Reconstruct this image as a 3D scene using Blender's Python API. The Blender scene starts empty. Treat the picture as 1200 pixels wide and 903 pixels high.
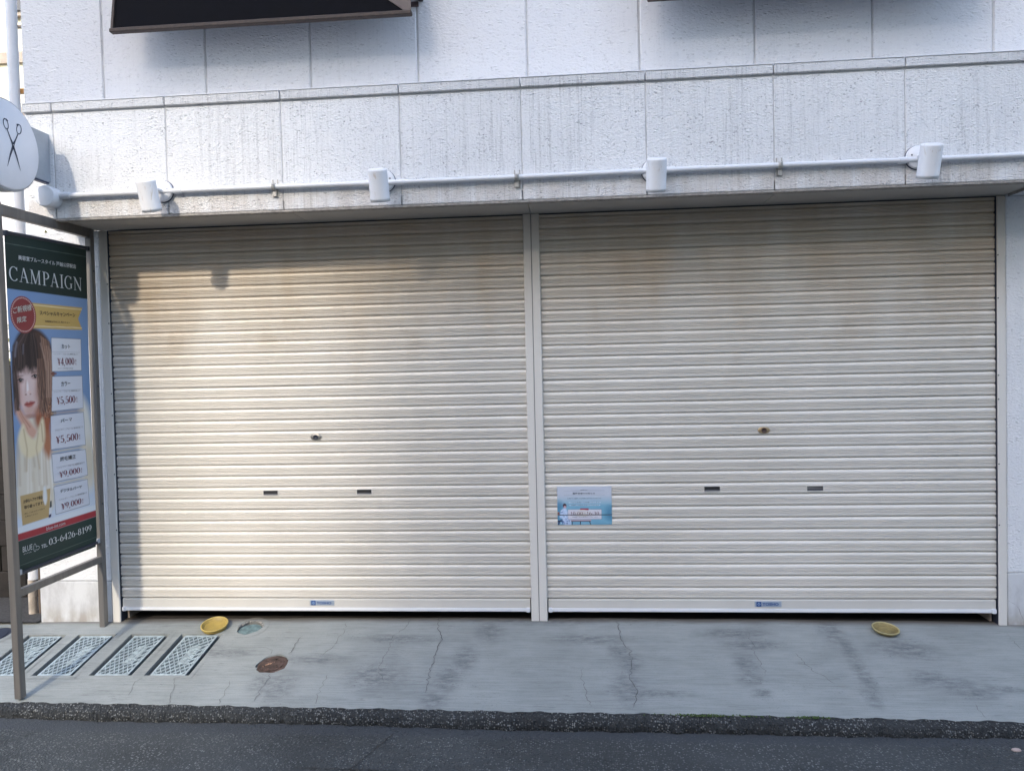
import bpy, bmesh, math, random
import numpy as np
from mathutils import Vector, Matrix
R = math.radians
random.seed(7); rng = np.random.default_rng(7)
scn = bpy.context.scene
col = scn.collection

# ------------------------------------------------------------------ camera
yaw, pitch, roll = .0796, -.027, -.0229
f = Vector((-math.sin(yaw)*math.cos(pitch), math.cos(yaw)*math.cos(pitch), math.sin(pitch)))
r0 = Vector((math.cos(yaw), math.sin(yaw), 0)); u0 = r0.cross(f)
r = math.cos(roll)*r0 + math.sin(roll)*u0; u = -math.sin(roll)*r0 + math.cos(roll)*u0
cd = bpy.data.cameras.new('camera'); cam = bpy.data.objects.new('camera', cd); col.objects.link(cam)
cam.matrix_world = Matrix(((r.x, u.x, -f.x, 0), (r.y, u.y, -f.y, -4.632), (r.z, u.z, -f.z, 1.624), (0, 0, 0, 1)))
cd.sensor_width = 36; cd.lens = 880/1200*36; cd.clip_end = 500; cd.clip_start = .05
scn.camera = cam

# ------------------------------------------------------------------ sky, sun, exposure
SUN = Vector((.25, 1, -.673)).normalized()
w = bpy.data.worlds.new('World'); scn.world = w; w.use_nodes = True
nt = w.node_tree; bg = nt.nodes['Background']
sky = nt.nodes.new('ShaderNodeTexSky'); sky.sky_type = 'NISHITA'; sky.sun_disc = False
sky.sun_elevation = math.asin(-SUN.z)
sky.sun_rotation = math.atan2(-SUN.x, -SUN.y)      # compass direction the sun stands in, from +Y
sky.air_density = 1.0; sky.dust_density = 2.3; sky.ozone_density = 1.0
nt.links.new(sky.outputs[0], bg.inputs[0]); bg.inputs[1].default_value = .12
sd = bpy.data.lights.new('sun', 'SUN'); sd.energy = .5; sd.angle = R(1.8); sd.color = (1, .90, .74)
so = bpy.data.objects.new('sun', sd); col.objects.link(so)
so.rotation_euler = SUN.to_track_quat('-Z', 'Y').to_euler(); so.location = (-6, -20, 14)
scn.view_settings.view_transform = 'Standard'; scn.view_settings.look = 'None'
scn.view_settings.exposure = 2.5; scn.view_settings.gamma = 1

# ------------------------------------------------------------------ helpers
def tag(o, label=None, cat=None, group=None, kind=None):
    if label: o['label'] = label
    if cat: o['category'] = cat
    if group: o['group'] = group
    if kind: o['kind'] = kind
    return o
def empty(name, loc, label, cat, group=None):
    o = bpy.data.objects.new(name, None); col.objects.link(o); o.location = loc; o.empty_display_size = .1
    return tag(o, label, cat, group)
def put(name, me, parent=None):
    """link a mesh built in world coordinates, its origin moved to its middle; parented to the thing without shifting"""
    n = len(me.vertices); a = np.empty(n*3); me.vertices.foreach_get('co', a); a = a.reshape(-1, 3)
    c = (a.min(0)+a.max(0))/2; a -= c; me.vertices.foreach_set('co', a.ravel()); me.update()
    o = bpy.data.objects.new(name, me); col.objects.link(o)
    c = Vector(c)
    if parent:
        o.parent = parent
        base = parent.location.copy(); p = parent.parent
        while p: base += p.location; p = p.parent
        o.location = c-base
    else: o.location = c
    return o
class MB:
    def __init__(s): s.v = []; s.f = []; s.sm = []
    def add(s, vs, fs, smooth=False):
        b = len(s.v); s.v += [tuple(x) for x in vs]; s.f += [tuple(i+b for i in q) for q in fs]; s.sm += [smooth]*len(fs); return s
    def box(s, x0, x1, y0, y1, z0, z1):
        return s.add([(x0,y0,z0),(x1,y0,z0),(x1,y1,z0),(x0,y1,z0),(x0,y0,z1),(x1,y0,z1),(x1,y1,z1),(x0,y1,z1)],
                     [(0,3,2,1),(4,5,6,7),(0,1,5,4),(1,2,6,5),(2,3,7,6),(3,0,4,7)])
    def bbox(s, x0, x1, y0, y1, z0, z1, b=.003):
        """box with bevelled street-side edges"""
        X = [(x0,y1),(x0,y0+b),(x0+b,y0),(x1-b,y0),(x1,y0+b),(x1,y1)]
        vs = []
        for z, i in ((z0,b),(z0+b,0),(z1-b,0),(z1,b)):
            for k, (x, y) in enumerate(X):
                xx = x+(i if k < 3 else -i); yy = y+(i if 0 < k < 5 else 0)
                vs.append((xx, yy, z))
        fs = []
        for a in range(3):
            for k in range(6):
                k2 = (k+1) % 6; fs.append((a*6+k, a*6+k2, a*6+6+k2, a*6+6+k))
        fs += [tuple(range(5,-1,-1)), tuple(range(18,24))]
        return s.add(vs, fs)
    def prism(s, poly, axis, a0, a1):
        n = len(poly)
        def P(p, a):
            return {'x': (a,p[0],p[1]), 'y': (p[0],a,p[1]), 'z': (p[0],p[1],a)}[axis]
        vs = [P(p,a0) for p in poly]+[P(p,a1) for p in poly]
        fs = [(i,(i+1)%n,n+(i+1)%n,n+i) for i in range(n)]+[tuple(range(n-1,-1,-1)), tuple(range(n,2*n))]
        return s.add(vs, fs)
    def tube(s, p, q, r1, r2=None, n=20, caps=True, smooth=True):
        r2 = r1 if r2 is None else r2
        p = Vector(p); q = Vector(q); d = (q-p).normalized()
        a = d.orthogonal().normalized(); b = d.cross(a)
        vs = []
        for c, rr in ((p,r1),(q,r2)):
            for i in range(n):
                t = 2*math.pi*i/n; vs.append(c+rr*(math.cos(t)*a+math.sin(t)*b))
        s.add(vs, [(i,(i+1)%n,n+(i+1)%n,n+i) for i in range(n)], smooth)
        if caps: s.add(vs, [tuple(range(n-1,-1,-1)), tuple(range(n,2*n))])
        return s
    def lathe(s, o, axis, prof, n=32, smooth=True):
        """prof: list of (radius, height along axis)"""
        o = Vector(o); d = Vector(axis).normalized(); a = d.orthogonal().normalized(); b = d.cross(a)
        vs = []
        for rr, h in prof:
            for i in range(n):
                t = 2*math.pi*i/n; vs.append(o+d*h+rr*(math.cos(t)*a+math.sin(t)*b))
        fs = [(j*n+i, j*n+(i+1)%n, (j+1)*n+(i+1)%n, (j+1)*n+i) for j in range(len(prof)-1) for i in range(n)]
        return s.add(vs, fs, smooth)
    def mesh(s, name, mat):
        me = bpy.data.meshes.new(name); me.from_pydata(s.v, [], s.f)
        me.polygons.foreach_set('use_smooth', s.sm)
        bm = bmesh.new(); bm.from_mesh(me); bmesh.ops.recalc_face_normals(bm, faces=bm.faces); bm.to_mesh(me); bm.free()
        if mat: me.materials.append(mat)
        me.update(); return me
    def build(s, name, mat, parent=None): return put(name, s.mesh(name, mat), parent)

# ------------------------------------------------------------------ materials
class NT:
    def __init__(s, name):
        s.m = bpy.data.materials.new(name); s.m.use_nodes = True; s.t = s.m.node_tree
        s.b = s.t.nodes['Principled BSDF']; s.geo = s.t.nodes.new('ShaderNodeNewGeometry')
    def n(s, t, **k):
        x = s.t.nodes.new(t)
        for a, b in k.items(): setattr(x, a, b)
        return x
    def l(s, a, b): s.t.links.new(a, b)
    def setv(s, sock, v):
        if hasattr(v, 'links') or isinstance(v, bpy.types.NodeSocket): s.l(v, sock)
        else: sock.default_value = v
    def pos(s, scale=(1,1,1), off=(0,0,0), src=None):
        m = s.n('ShaderNodeMapping'); m.inputs['Scale'].default_value = scale; m.inputs['Location'].default_value = off
        s.l(src or s.geo.outputs['Position'], m.inputs['Vector']); return m.outputs[0]
    def noise(s, vec, scale=1, detail=3, rough=.55, dist=0):
        x = s.n('ShaderNodeTexNoise'); s.l(vec, x.inputs['Vector'])
        x.inputs['Scale'].default_value = scale; x.inputs['Detail'].default_value = detail
        x.inputs['Roughness'].default_value = rough; x.inputs['Distortion'].default_value = dist
        return x.outputs['Fac']
    def voro(s, vec, scale=1, feature='F1', out='Distance'):
        x = s.n('ShaderNodeTexVoronoi', feature=feature); s.l(vec, x.inputs['Vector']); x.inputs['Scale'].default_value = scale
        return x.outputs[out]
    def ramp(s, fac, a, b, c0=0., c1=1.):
        x = s.n('ShaderNodeMapRange', interpolation_type='SMOOTHSTEP'); s.l(fac, x.inputs[0])
        for i, v in zip((1,2,3,4), (a,b,c0,c1)): x.inputs[i].default_value = v
        return x.outputs[0]
    def math(s, op, a, b=0., clamp=False):
        x = s.n('ShaderNodeMath', operation=op, use_clamp=clamp); s.setv(x.inputs[0], a); s.setv(x.inputs[1], b); return x.outputs[0]
    def mix(s, fac, a, b, mode='MIX'):
        x = s.n('ShaderNodeMix', data_type='RGBA', blend_type=mode); s.setv(x.inputs[0], fac)
        s.setv(x.inputs[6], a if not isinstance(a, tuple) else (*a[:3],1)); s.setv(x.inputs[7], b if not isinstance(b, tuple) else (*b[:3],1)); return x.outputs[2]
    def xyz(s):
        x = s.n('ShaderNodeSeparateXYZ'); s.l(s.geo.outputs['Position'], x.inputs[0]); return x.outputs
    def bump(s, h, strength=.5, dist=.01, prev=None):
        x = s.n('ShaderNodeBump'); x.inputs['Strength'].default_value = strength; x.inputs['Distance'].default_value = dist
        s.l(h, x.inputs['Height'])
        if prev: s.l(prev, x.inputs['Normal'])
        return x.outputs[0]
    def out(s, color, rough=.7, normal=None, metal=0., spec=.5):
        s.setv(s.b.inputs['Base Color'], (*color[:3],1) if isinstance(color, tuple) else color)
        s.setv(s.b.inputs['Roughness'], rough); s.b.inputs['Metallic'].default_value = metal
        s.b.inputs['Specular IOR Level'].default_value = spec
        if normal: s.l(normal, s.b.inputs['Normal'])
        return s.m
def plain(name, c, rough=.6, metal=0., var=.12, grain=0., spec=.5, scale=9):
    t = NT(name); n = t.noise(t.pos(), scale, 5, .65)
    cc = t.mix(t.ramp(n, .3, .7), tuple(x*(1-var) for x in c), tuple(min(1, x*(1+var)) for x in c))
    nb = t.bump(t.noise(t.pos(), 160, 3), grain, .002) if grain else None
    rr = t.ramp(n, .25, .75, max(0, rough-.08), min(1, rough+.1))
    return t.out(cc, rr, nb, metal, spec)

def stucco(name, base, streak, scale=1., strength=.9):
    t = NT(name); P = t.pos((1,1,1.75))
    big = t.noise(P, 64*scale, 5, .66, .1)
    vz = t.voro(t.pos((1,1,1.9)), 48*scale); keep = t.ramp(t.noise(P, 22*scale, 2), .45, .62)
    lump = t.math('MULTIPLY', t.ramp(vz, .42, .12), keep)
    h = t.math('ADD', t.math('MULTIPLY', big, 1.1), t.math('MULTIPLY', lump, .55))
    nb = t.bump(h, strength*.95, .0085)
    patch = t.noise(t.pos(), 1.3, 5, .6)
    oi = t.n('ShaderNodeObjectInfo').outputs['Random']
    c = t.mix(t.ramp(patch, .3, .7), tuple(x*.94 for x in base), base)
    c = t.mix(t.math('MULTIPLY', oi, .10), c, (.50,.49,.47))
    # grey rain streaks, pits painted dark like the shade under lumps
    st = t.noise(t.pos((48,3,1.2)), 1, 5, .7); st2 = t.noise(t.pos((150,3,3), (3,0,2)), 1, 4, .7)
    area = t.noise(t.pos((.55,1,.2), (5,0,0)), 2, 3, .6)
    m = t.math('MULTIPLY', t.math('MULTIPLY', t.ramp(t.math('MAXIMUM', st, st2), .5, .72), t.ramp(area, .35, .62)), streak)
    m = t.math('MULTIPLY', m, t.ramp(t.noise(P, 90, 2), .35, .6, .25, 1))
    c = t.mix(m, c, (.25,.25,.26))
    pit = t.math('MULTIPLY', t.ramp(big, .43, .36), t.ramp(t.noise(t.pos(), 14, 3), .35, .7))
    c = t.mix(t.math('MULTIPLY', pit, .8*min(1, streak*1.2+.3)), c, (.16,.16,.18))
    return t, c, nb, patch

WALL = (.71,.715,.74)
t, c, nb, _ = stucco('upper_wall_stucco', WALL, .16, .62, .75); M_upper = t.out(c, .8, nb)
t, c, nb, _ = stucco('parapet_stucco', (.80,.805,.82), .55, 1.0, 1.0)
z = t.xyz()[2]
# brown run-off dirt below the conduit, with a ragged upper edge
rag = t.math('ADD', z, t.math('MULTIPLY', t.noise(t.pos((3,1,1)), 3, 4), .06))
band = t.math('MULTIPLY', t.ramp(rag, 2.70, 2.665), t.ramp(t.noise(t.pos((9,1,2)), 1.5, 4), .25, .6))
c = t.mix(t.math('MULTIPLY', band, .34), c, (.42,.34,.27))
M_parapet = t.out(c, .8, nb)
t, c, nb, _ = stucco('coping_stucco', (.70,.70,.71), .7, 1.0, 1.0); M_coping = t.out(c, .85, nb)
t, c, nb, _ = stucco('column_stucco', (.76,.77,.79), .12, .8, .8); M_column = t.out(c, .8, nb)
t = NT('base_render'); n = t.noise(t.pos((4,4,1.5)), 3, 6, .65)
c = t.mix(t.ramp(n, .35, .75), (.56,.57,.58), (.40,.40,.41))
low = t.math('MULTIPLY', t.ramp(t.xyz()[2], .16, .03), t.ramp(t.noise(t.pos((8,8,5)), 1.5, 5), .3, .65))
c = t.mix(t.math('MULTIPLY', low, .6), c, (.26,.22,.17)); M_base = t.out(c, .85, t.bump(t.noise(t.pos(), 30, 5), .25, .006))
M_joint = plain('joint_sealant', (.50,.50,.51), .8)
M_joint2 = plain('painted_joint', (.55,.55,.56), .8)
M_soffit = plain('soffit_board', (.42,.40,.37), .6, var=.06, grain=.05, scale=3)
M_drip = plain('drip_edge_dirt', (.30,.28,.26), .9, var=.3, grain=.5, scale=30)

# shutter paint: cream enamel, semi gloss, faint oil-canning, rust-brown weather stains deepened with a painted warm bounce tone near the top
t = NT('shutter_enamel'); X, Y, Z = t.xyz()
wob = t.bump(t.noise(t.pos((1.6,1,46)), 1, 2, .5), .12, .006)
wob = t.bump(t.noise(t.pos((.9,1,17), (7,0,3)), 1, 2, .5), .22, .012, wob)
base = t.mix(t.ramp(t.noise(t.pos((1.2,1,.6)), 1, 4), .3, .7), (.625,.592,.54), (.68,.648,.60))
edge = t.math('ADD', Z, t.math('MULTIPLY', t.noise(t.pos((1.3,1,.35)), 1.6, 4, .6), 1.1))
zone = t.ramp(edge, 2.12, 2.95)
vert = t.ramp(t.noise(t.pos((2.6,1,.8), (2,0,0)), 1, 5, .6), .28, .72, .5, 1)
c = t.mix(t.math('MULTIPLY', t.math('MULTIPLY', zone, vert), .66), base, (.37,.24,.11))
spots = t.math('MULTIPLY', t.ramp(t.noise(t.pos((3.4,1,2.6), (9,0,4)), 1, 3), .58, .76), t.ramp(Z, 1.1, 2.0))
c = t.mix(t.math('MULTIPLY', spots, .28), c, (.42,.33,.23))
grime = t.noise(t.pos((2,1,300)), 1, 2)
c = t.mix(t.math('MULTIPLY', t.ramp(grime, .5, .7), .1), c, (.4,.36,.32))
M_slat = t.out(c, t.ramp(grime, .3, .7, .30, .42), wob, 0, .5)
M_bar = plain('bottom_bar_enamel', (.55,.53,.49), .38, var=.03, grain=.03, scale=4)
M_lip = plain('bottom_lip_aluminium', (.64,.65,.66), .5, var=.03, scale=2)
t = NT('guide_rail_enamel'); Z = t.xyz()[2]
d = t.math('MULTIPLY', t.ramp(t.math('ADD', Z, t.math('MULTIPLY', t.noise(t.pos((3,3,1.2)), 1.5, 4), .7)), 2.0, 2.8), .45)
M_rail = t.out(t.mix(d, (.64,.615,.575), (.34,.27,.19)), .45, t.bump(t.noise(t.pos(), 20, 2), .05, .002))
M_black = plain('black_recess', (.012,.012,.013), .6)
M_dark = plain('dark_interior', (.028,.022,.018), .9)
M_rubber = plain('black_rubber', (.02,.025,.04), .6)
M_metal = plain('lock_metal', (.35,.33,.30), .35, metal=.8)
M_brass = plain('lock_brass', (.45,.33,.19), .4, metal=.7)
M_pvc = plain('white_pvc', (.64,.65,.68), .35, var=.05)
t = NT('lamp_enamel'); rs = t.noise(t.pos((60,60,1.2)), 1, 3)
c = t.mix(t.math('MULTIPLY', t.ramp(rs, .60, .72), .5), (.66,.66,.68), (.40,.31,.22)); M_lamp = t.out(c, .4)
M_grey = plain('bracket_grey', (.36,.38,.41), .5, var=.08)
M_face = plain('sign_face_acrylic', (.72,.73,.78), .35, var=.02)
M_navy = plain('navy_vinyl', (.018,.03,.07), .5)
t = NT('bronze_aluminium'); n = t.noise(t.pos((30,30,1)), 1, 4)
M_post = t.out(t.mix(t.ramp(n, .3, .7), (.150,.140,.130), (.195,.182,.168)), .42, None, .35)
M_steeld = plain('dark_clip', (.03,.035,.05), .5)
M_win = plain('dark_panel', (.006,.006,.008), .7, var=.2, spec=.04)
M_wframe = plain('bronze_window_frame', (.045,.028,.028), .45, var=.1)
M_wbrown = plain('weathered_brown_edge', (.055,.038,.030), .7, var=.3, grain=.3, scale=30)
M_plate_blue = plain('cover_blue_steel', (.33,.39,.41), .5, metal=.1, var=.25, grain=.2, scale=30)
M_plate_low = plain('cover_recess_steel', (.085,.11,.12), .8, var=.5, scale=40)
M_plate_edge = plain('cover_seat_dark', (.03,.033,.045), .8, var=.3, scale=30)
M_rust = plain('rusty_iron', (.085,.055,.045), .6, metal=.4, var=.5, grain=.6, scale=25)
M_copper = plain('worn_rust_patch', (.42,.25,.16), .5, metal=.5, var=.3, scale=50)
M_teal = plain('teal_iron_cover', (.11,.165,.17), .7, var=.35, grain=.5, scale=40)
M_yellow = plain('yellow_plastic', (.30,.215,.05), .5, var=.12, scale=20)
M_ochre = plain('dirty_yellow_plastic', (.22,.17,.065), .6, var=.3, scale=25)
M_soil = plain('dark_grit', (.045,.043,.042), .95, var=.5, grain=.6, scale=60)
M_crack = plain('crack_shadow', (.06,.058,.055), 1, var=.2)
M_moss = plain('moss', (.05,.085,.02), .95, var=.4, grain=.6, scale=90)

# broom-finished concrete
STAINS = [(-0.521,-0.156,0.073,0.095),(-0.638,-0.438,0.058,0.119),(-0.707,-0.62,0.056,0.109),(-0.755,-0.802,0.063,0.071),(0.258,-0.678,0.072,0.118),(0.29,-0.45,0.057,0.082),(0.235,-0.344,0.049,0.069),(0.069,-0.224,0.199,0.045),(0.922,-0.158,0.173,0.046),(0.993,-0.271,0.145,0.043),(0.926,-0.462,0.055,0.081),(0.918,-0.591,0.063,0.052),(0.945,-0.712,0.044,0.035),(0.365,-0.726,0.197,0.028),(1.493,-0.129,0.059,0.132),(1.519,-0.302,0.037,0.121),(1.518,-0.539,0.035,0.140),(1.485,-0.739,0.033,0.070),(1.846,-0.567,0.087,0.060),(1.952,-0.614,0.078,0.059),(2.023,-0.681,0.093,0.042),(2.186,-0.648,0.106,0.028),(-1.633,-0.703,0.085,0.106),(-1.745,-0.667,0.049,0.062),(-2.072,-0.383,0.157,0.035),(-1.115,-0.601,0.143,0.110),(-0.216,-0.01,0.317,0.050),(-1.054,-0.232,0.207,0.037),(-1.508,-0.443,0.151,0.042),(1.833,-0.294,0.140,0.085),(-2.278,-0.339,0.159,0.073)]
t = NT('broomed_concrete')
acc = None
for (sx, sy, rx, ry) in STAINS:
    m = t.n('ShaderNodeMapping'); m.inputs['Location'].default_value = (-sx/(rx*1.9), -sy/(ry*1.9), 0); m.inputs['Scale'].default_value = (1/(rx*1.9), 1/(ry*1.9), 0)
    t.l(t.geo.outputs['Position'], m.inputs[0])
    L = t.n('ShaderNodeVectorMath', operation='LENGTH'); t.l(m.outputs[0], L.inputs[0])
    v = t.ramp(L.outputs['Value'], 1.0, 0.1, 0, 1)
    acc = v if acc is None else t.math('MAXIMUM', acc, v)
broom = t.noise(t.pos((5,150,1)), 1, 4, .65); broom2 = t.noise(t.pos((1.4,60,1), (4,0,0)), 1, 3, .6)
mott = t.noise(t.pos((1,1.6,1)), 2.2, 6, .65); speck = t.noise(t.pos((60,110,1)), 1, 3, .6)
c = t.mix(t.ramp(mott, .3, .72), (.200,.216,.210), (.258,.276,.268))
c = t.mix(t.math('MULTIPLY', t.ramp(broom2, .35, .7), .25), c, (.31,.32,.305))
c = t.mix(t.math('MULTIPLY', t.ramp(t.noise(t.pos((.6,2.2,1),(1,5,0)), 2.5, 5, .7), .5, .72), .35), c, (.14,.148,.145))
sm = t.math('MULTIPLY', acc, t.ramp(t.noise(t.pos((14,34,1)), 1, 6, .75), .30, .66))
c = t.mix(t.math('MULTIPLY', sm, .72), c, (.075,.08,.09))
pick = t.math('MULTIPLY', t.ramp(speck, .60, .72), t.ramp(t.math('ADD', t.noise(t.pos((1.5,3,1),(7,7,0)), 1.5, 4), t.math('MULTIPLY', acc, .3)), .5, .72))
c = t.mix(t.math('MULTIPLY', pick, .7), c, (.05,.05,.058))
c = t.mix(t.math('MULTIPLY', t.ramp(broom, .52, .68), .30), c, (.10,.110,.110))
dots = t.noise(t.pos((130,190,1)), 1, 3, .7)
c = t.mix(t.math('MULTIPLY', t.ramp(dots, .56, .70), .45), c, (.09,.10,.10))
c = t.mix(t.math('MULTIPLY', t.ramp(broom, .48, .34), .22), c, (.34,.36,.35))
dashes = t.math('MULTIPLY', t.ramp(t.noise(t.pos((11,190,1),(3,3,0)), 1, 2), .61, .70), t.ramp(t.noise(t.pos((2,5,1)), 1.3, 3), .48, .66))
c = t.mix(t.math('MULTIPLY', dashes, .75), c, (.07,.07,.08))
h = t.math('ADD', t.math('MULTIPLY', broom, .7), t.math('ADD', t.math('MULTIPLY', mott, .5), t.math('MULTIPLY', speck, .25)))
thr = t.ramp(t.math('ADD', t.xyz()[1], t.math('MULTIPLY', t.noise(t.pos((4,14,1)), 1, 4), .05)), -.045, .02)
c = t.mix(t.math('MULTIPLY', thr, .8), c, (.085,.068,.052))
M_conc = t.out(c, .88, t.bump(h, .45, .006), 0, .35)

def asphalt(name, base, chip, th, scale, strength):
    t = NT(name)
    v = t.n('ShaderNodeTexVoronoi'); t.l(t.pos((1,1,1)), v.inputs['Vector']); v.inputs['Scale'].default_value = scale
    hs = t.n('ShaderNodeSeparateColor'); t.l(v.outputs['Color'], hs.inputs[0])
    body = t.math('MULTIPLY', t.ramp(v.outputs['Distance'], .52, .30), t.ramp(hs.outputs[0], th, min(1, th+.12)))
    body = t.math('MULTIPLY', body, t.ramp(t.noise(t.pos((1,1.6,1)), 5, 5, .7), .32, .62, .15, 1))
    big = t.noise(t.pos((1,1.5,1)), 1.6, 5, .6)
    c = t.mix(t.ramp(big, .3, .7), tuple(x*.8 for x in base), tuple(x*1.25 for x in base))
    cc = t.mix(t.ramp(hs.outputs[1], 0, 1), tuple(x*.5 for x in chip), chip)
    c = t.mix(body, c, cc)
    h = t.math('ADD', t.math('MULTIPLY', t.ramp(v.outputs['Distance'], .6, .1), t.ramp(hs.outputs[2], .1, .9)), t.math('MULTIPLY', t.noise(t.pos(), 260, 2), .4))
    return t, c, t.bump(h, strength, .006)
t, c, nb = asphalt('road_asphalt', (.036,.040,.041), (.18,.19,.185), .48, 92, 1.2)
yy = t.xyz()[1]   # fine dust washed against the kerb line
dust = t.math('MULTIPLY', t.ramp(t.math('ADD', yy, t.math('MULTIPLY', t.noise(t.pos((3,8,1)), 2, 4), .06)), -1.02, -.955), .75)
c = t.mix(dust, c, (.042,.047,.053)); M_road = t.out(c, .85, nb)
t, c, nb = asphalt('lip_asphalt', (.020,.022,.023), (.23,.235,.23), .42, 100, 1.2); M_lipas = t.out(c, .9, nb)
t = NT('block_concrete'); n = t.noise(t.pos(), 6, 6, .7)
M_block = t.out(t.mix(t.ramp(n, .3, .7), (.012,.010,.009), (.028,.023,.02)), .95, t.bump(n, .5, .01))  # aged blocks, coloured near black for the shade they stand in
M_mortar = plain('mortar', (.010,.009,.008), .95)
M_cream = plain('cream_render', (.74,.69,.52), .85, var=.05)
M_offw = plain('white_cladding', (.82,.80,.76), .8, var=.04)
M_ledge = plain('grey_beige_ledge', (.36,.31,.26), .8)
M_ochr = plain('orange_fitting', (.45,.22,.06), .6)
M_greenleaf = plain('hedge_leaf', (.07,.10,.03), .7, var=.4, scale=30)
M_opp = plain('opposite_render', (.62,.54,.45), .85, var=.12, scale=2)
M_glass = plain('far_window_glass', (.03,.035,.04), .12, var=.1)

# ------------------------------------------------------------------ ground
def gz(X, Y): return .037+.2*(Y+.05)-.0022*X*X
def edgeY(X):
    return float(np.interp(X, [-9,-3.13,-1.68,-.34,.93,2.13,9], [-.80,-.835,-.868,-.889,-.893,-.899,-.93]))
HOLES = [(-2.045,-.105,.083), (-1.745,-.492,.093), (-3.69,-.168,.093)]   # manholes
GR = [(-2.455,-2.185), (-2.785,-2.525), (-3.13,-2.872), (-3.465,-3.205)]       # drain covers, inner frame x range
GY0, GY1 = -.604, -.176
def apron():
    xs = np.concatenate([np.arange(-8,-3.8,.3), np.arange(-3.8,2.9,.02), np.arange(2.9,8.1,.3)])
    ys = np.concatenate([np.linspace(0,.8,40)])   # fraction from edge
    vs = []; fs = []
    n2 = 60
    for x in xs:
        e = edgeY(x)+.004*math.sin(x*23)+.003*math.sin(x*61+1)
        for j in range(n2+1):
            y = e+(.014-e)*j/n2
            zz = gz(x,y)
            if y > -.02: zz = gz(x,-.02)+.01*(y+.02)
            zz += .0015*math.sin(x*7+y*9)
            vs.append((x,y,zz))
        vs.append((x, e-.002, gz(x,e)-.12))
    m = n2+2
    def inside(x, y):
        for a, b, rr in HOLES:
            if (x-a)**2+(y-b)**2 < (rr*.0+rr)**2: return True
        for a, b in GR:
            if a < x < b and GY0 < y < GY1: return True
        return False
    for i in range(len(xs)-1):
        for j in range(n2):
            cx = (xs[i]+xs[i+1])/2; cy = (vs[i*m+j][1]+vs[i*m+j+1][1]+vs[(i+1)*m+j][1]+vs[(i+1)*m+j+1][1])/4
            if inside(cx, cy): continue
            fs.append((i*m+j, (i+1)*m+j, (i+1)*m+j+1, i*m+j+1))
        fs.append((i*m+n2+1, (i+1)*m+n2+1, (i+1)*m, i*m))
    b = MB(); b.add(vs, fs, True)
    return tag(b.build('pavement_apron', M_conc), kind='structure')
pav = apron()
def on(x, y, h=0.): return (x, y, gz(x,y)+h)
# exact rims round the cut-outs so their outline is clean
rim = MB()
for a, b_, rr in HOLES:
    n = 40; vs = []
    for k in range(n):
        th = 2*math.pi*k/n
        wv = 1+.05*math.sin(3*th+a*9)+.035*math.sin(7*th+b_*5)
        ri = rr*.97*(wv if a > -2.5 else 1)
        for q in (ri, rr+.03):
            vs.append(on(a+q*math.cos(th), b_+q*math.sin(th), .003 if q == ri else .0018))
        vs.append(on(a+ri*math.cos(th), b_+ri*math.sin(th), -.04))
    fs = []
    for k in range(n):
        k2 = (k+1) % n
        fs += [(k*3, k*3+1, k2*3+1, k2*3), (k*3+2, k*3, k2*3, k2*3+2)]
    rim.add(vs, fs)
for a, b_ in GR:
    q = .024
    o = [(a-q,GY0-q),(b_+q,GY0-q),(b_+q,GY1+q),(a-q,GY1+q)]; i_ = [(a+.002,GY0+.002),(b_-.002,GY0+.002),(b_-.002,GY1-.002),(a+.002,GY1-.002)]
    vs = [on(*p_, .0018) for p_ in o]+[on(*p_, .003) for p_ in i_]+[on(*p_, -.04) for p_ in i_]
    rim.add(vs, [(k,(k+1)%4,4+(k+1)%4,4+k) for k in range(4)]+[(4+k,4+(k+1)%4,8+(k+1)%4,8+k) for k in range(4)])
tag(rim.build('pavement_rims', M_conc), kind='structure')
sub = MB(); sub.add([(-8,-.8,-.26),(8,-.8,-.26),(8,.3,-.05),(-8,.3,-.05)], [(0,1,2,3)]); tag(sub.build('pavement_bedding', M_soil), kind='structure')

CRACKS = [
  [(-0.865,0.023),(-0.854,-0.12),(-0.799,-0.24),(-0.816,-0.38),(-0.812,-0.594),(-0.81,-0.746)],
  [(-1.037,0.008),(-1.06,-0.134),(-1.113,-0.205),(-1.097,-0.356),(-1.113,-0.507),(-1.111,-0.551),(-1.054,-0.654)],
  [(-1.441,-0.061),(-1.425,-0.167),(-1.448,-0.314),(-1.479,-0.409)],
  [(-1.686,-0.204),(-1.678,-0.269),(-1.673,-0.34),(-1.689,-0.392)],
  [(-1.724,-0.584),(-1.715,-0.621),(-1.716,-0.666),(-1.71,-0.826)],
  [(-2.07,-0.331),(-1.848,-0.331),(-1.804,-0.366),(-1.791,-0.401)],
  [(0.248,-0.032),(0.256,-0.165),(0.26,-0.262),(0.301,-0.351),(0.302,-0.458),(0.281,-0.595),(0.305,-0.706),(0.275,-0.85)],
  [(0.034,-0.517),(0.017,-0.61),(0.032,-0.646),(0.039,-0.754),(0.069,-0.841)],
  [(1.011,-0.154),(1.003,-0.287),(0.991,-0.378),(1.001,-0.481),(1.005,-0.563)],
  [(1.214,-0.351),(1.262,-0.508),(1.339,-0.625)],
  [(-2.255,-0.62),(-2.202,-0.743),(-2.168,-0.851)], [(-1.926,-0.648),(-1.891,-0.849)],
  [(-1.384,-0.592),(-1.391,-0.724),(-1.371,-0.844)], [(-2.456,-0.63),(-2.469,-0.66),(-2.438,-0.78)],
  [(2.477,-0.122),(2.465,-0.243),(2.473,-0.292)], [(1.973,-0.77),(1.964,-0.835),(1.965,-0.878)]]
cb = MB(); rr = random.Random(3)
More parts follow.
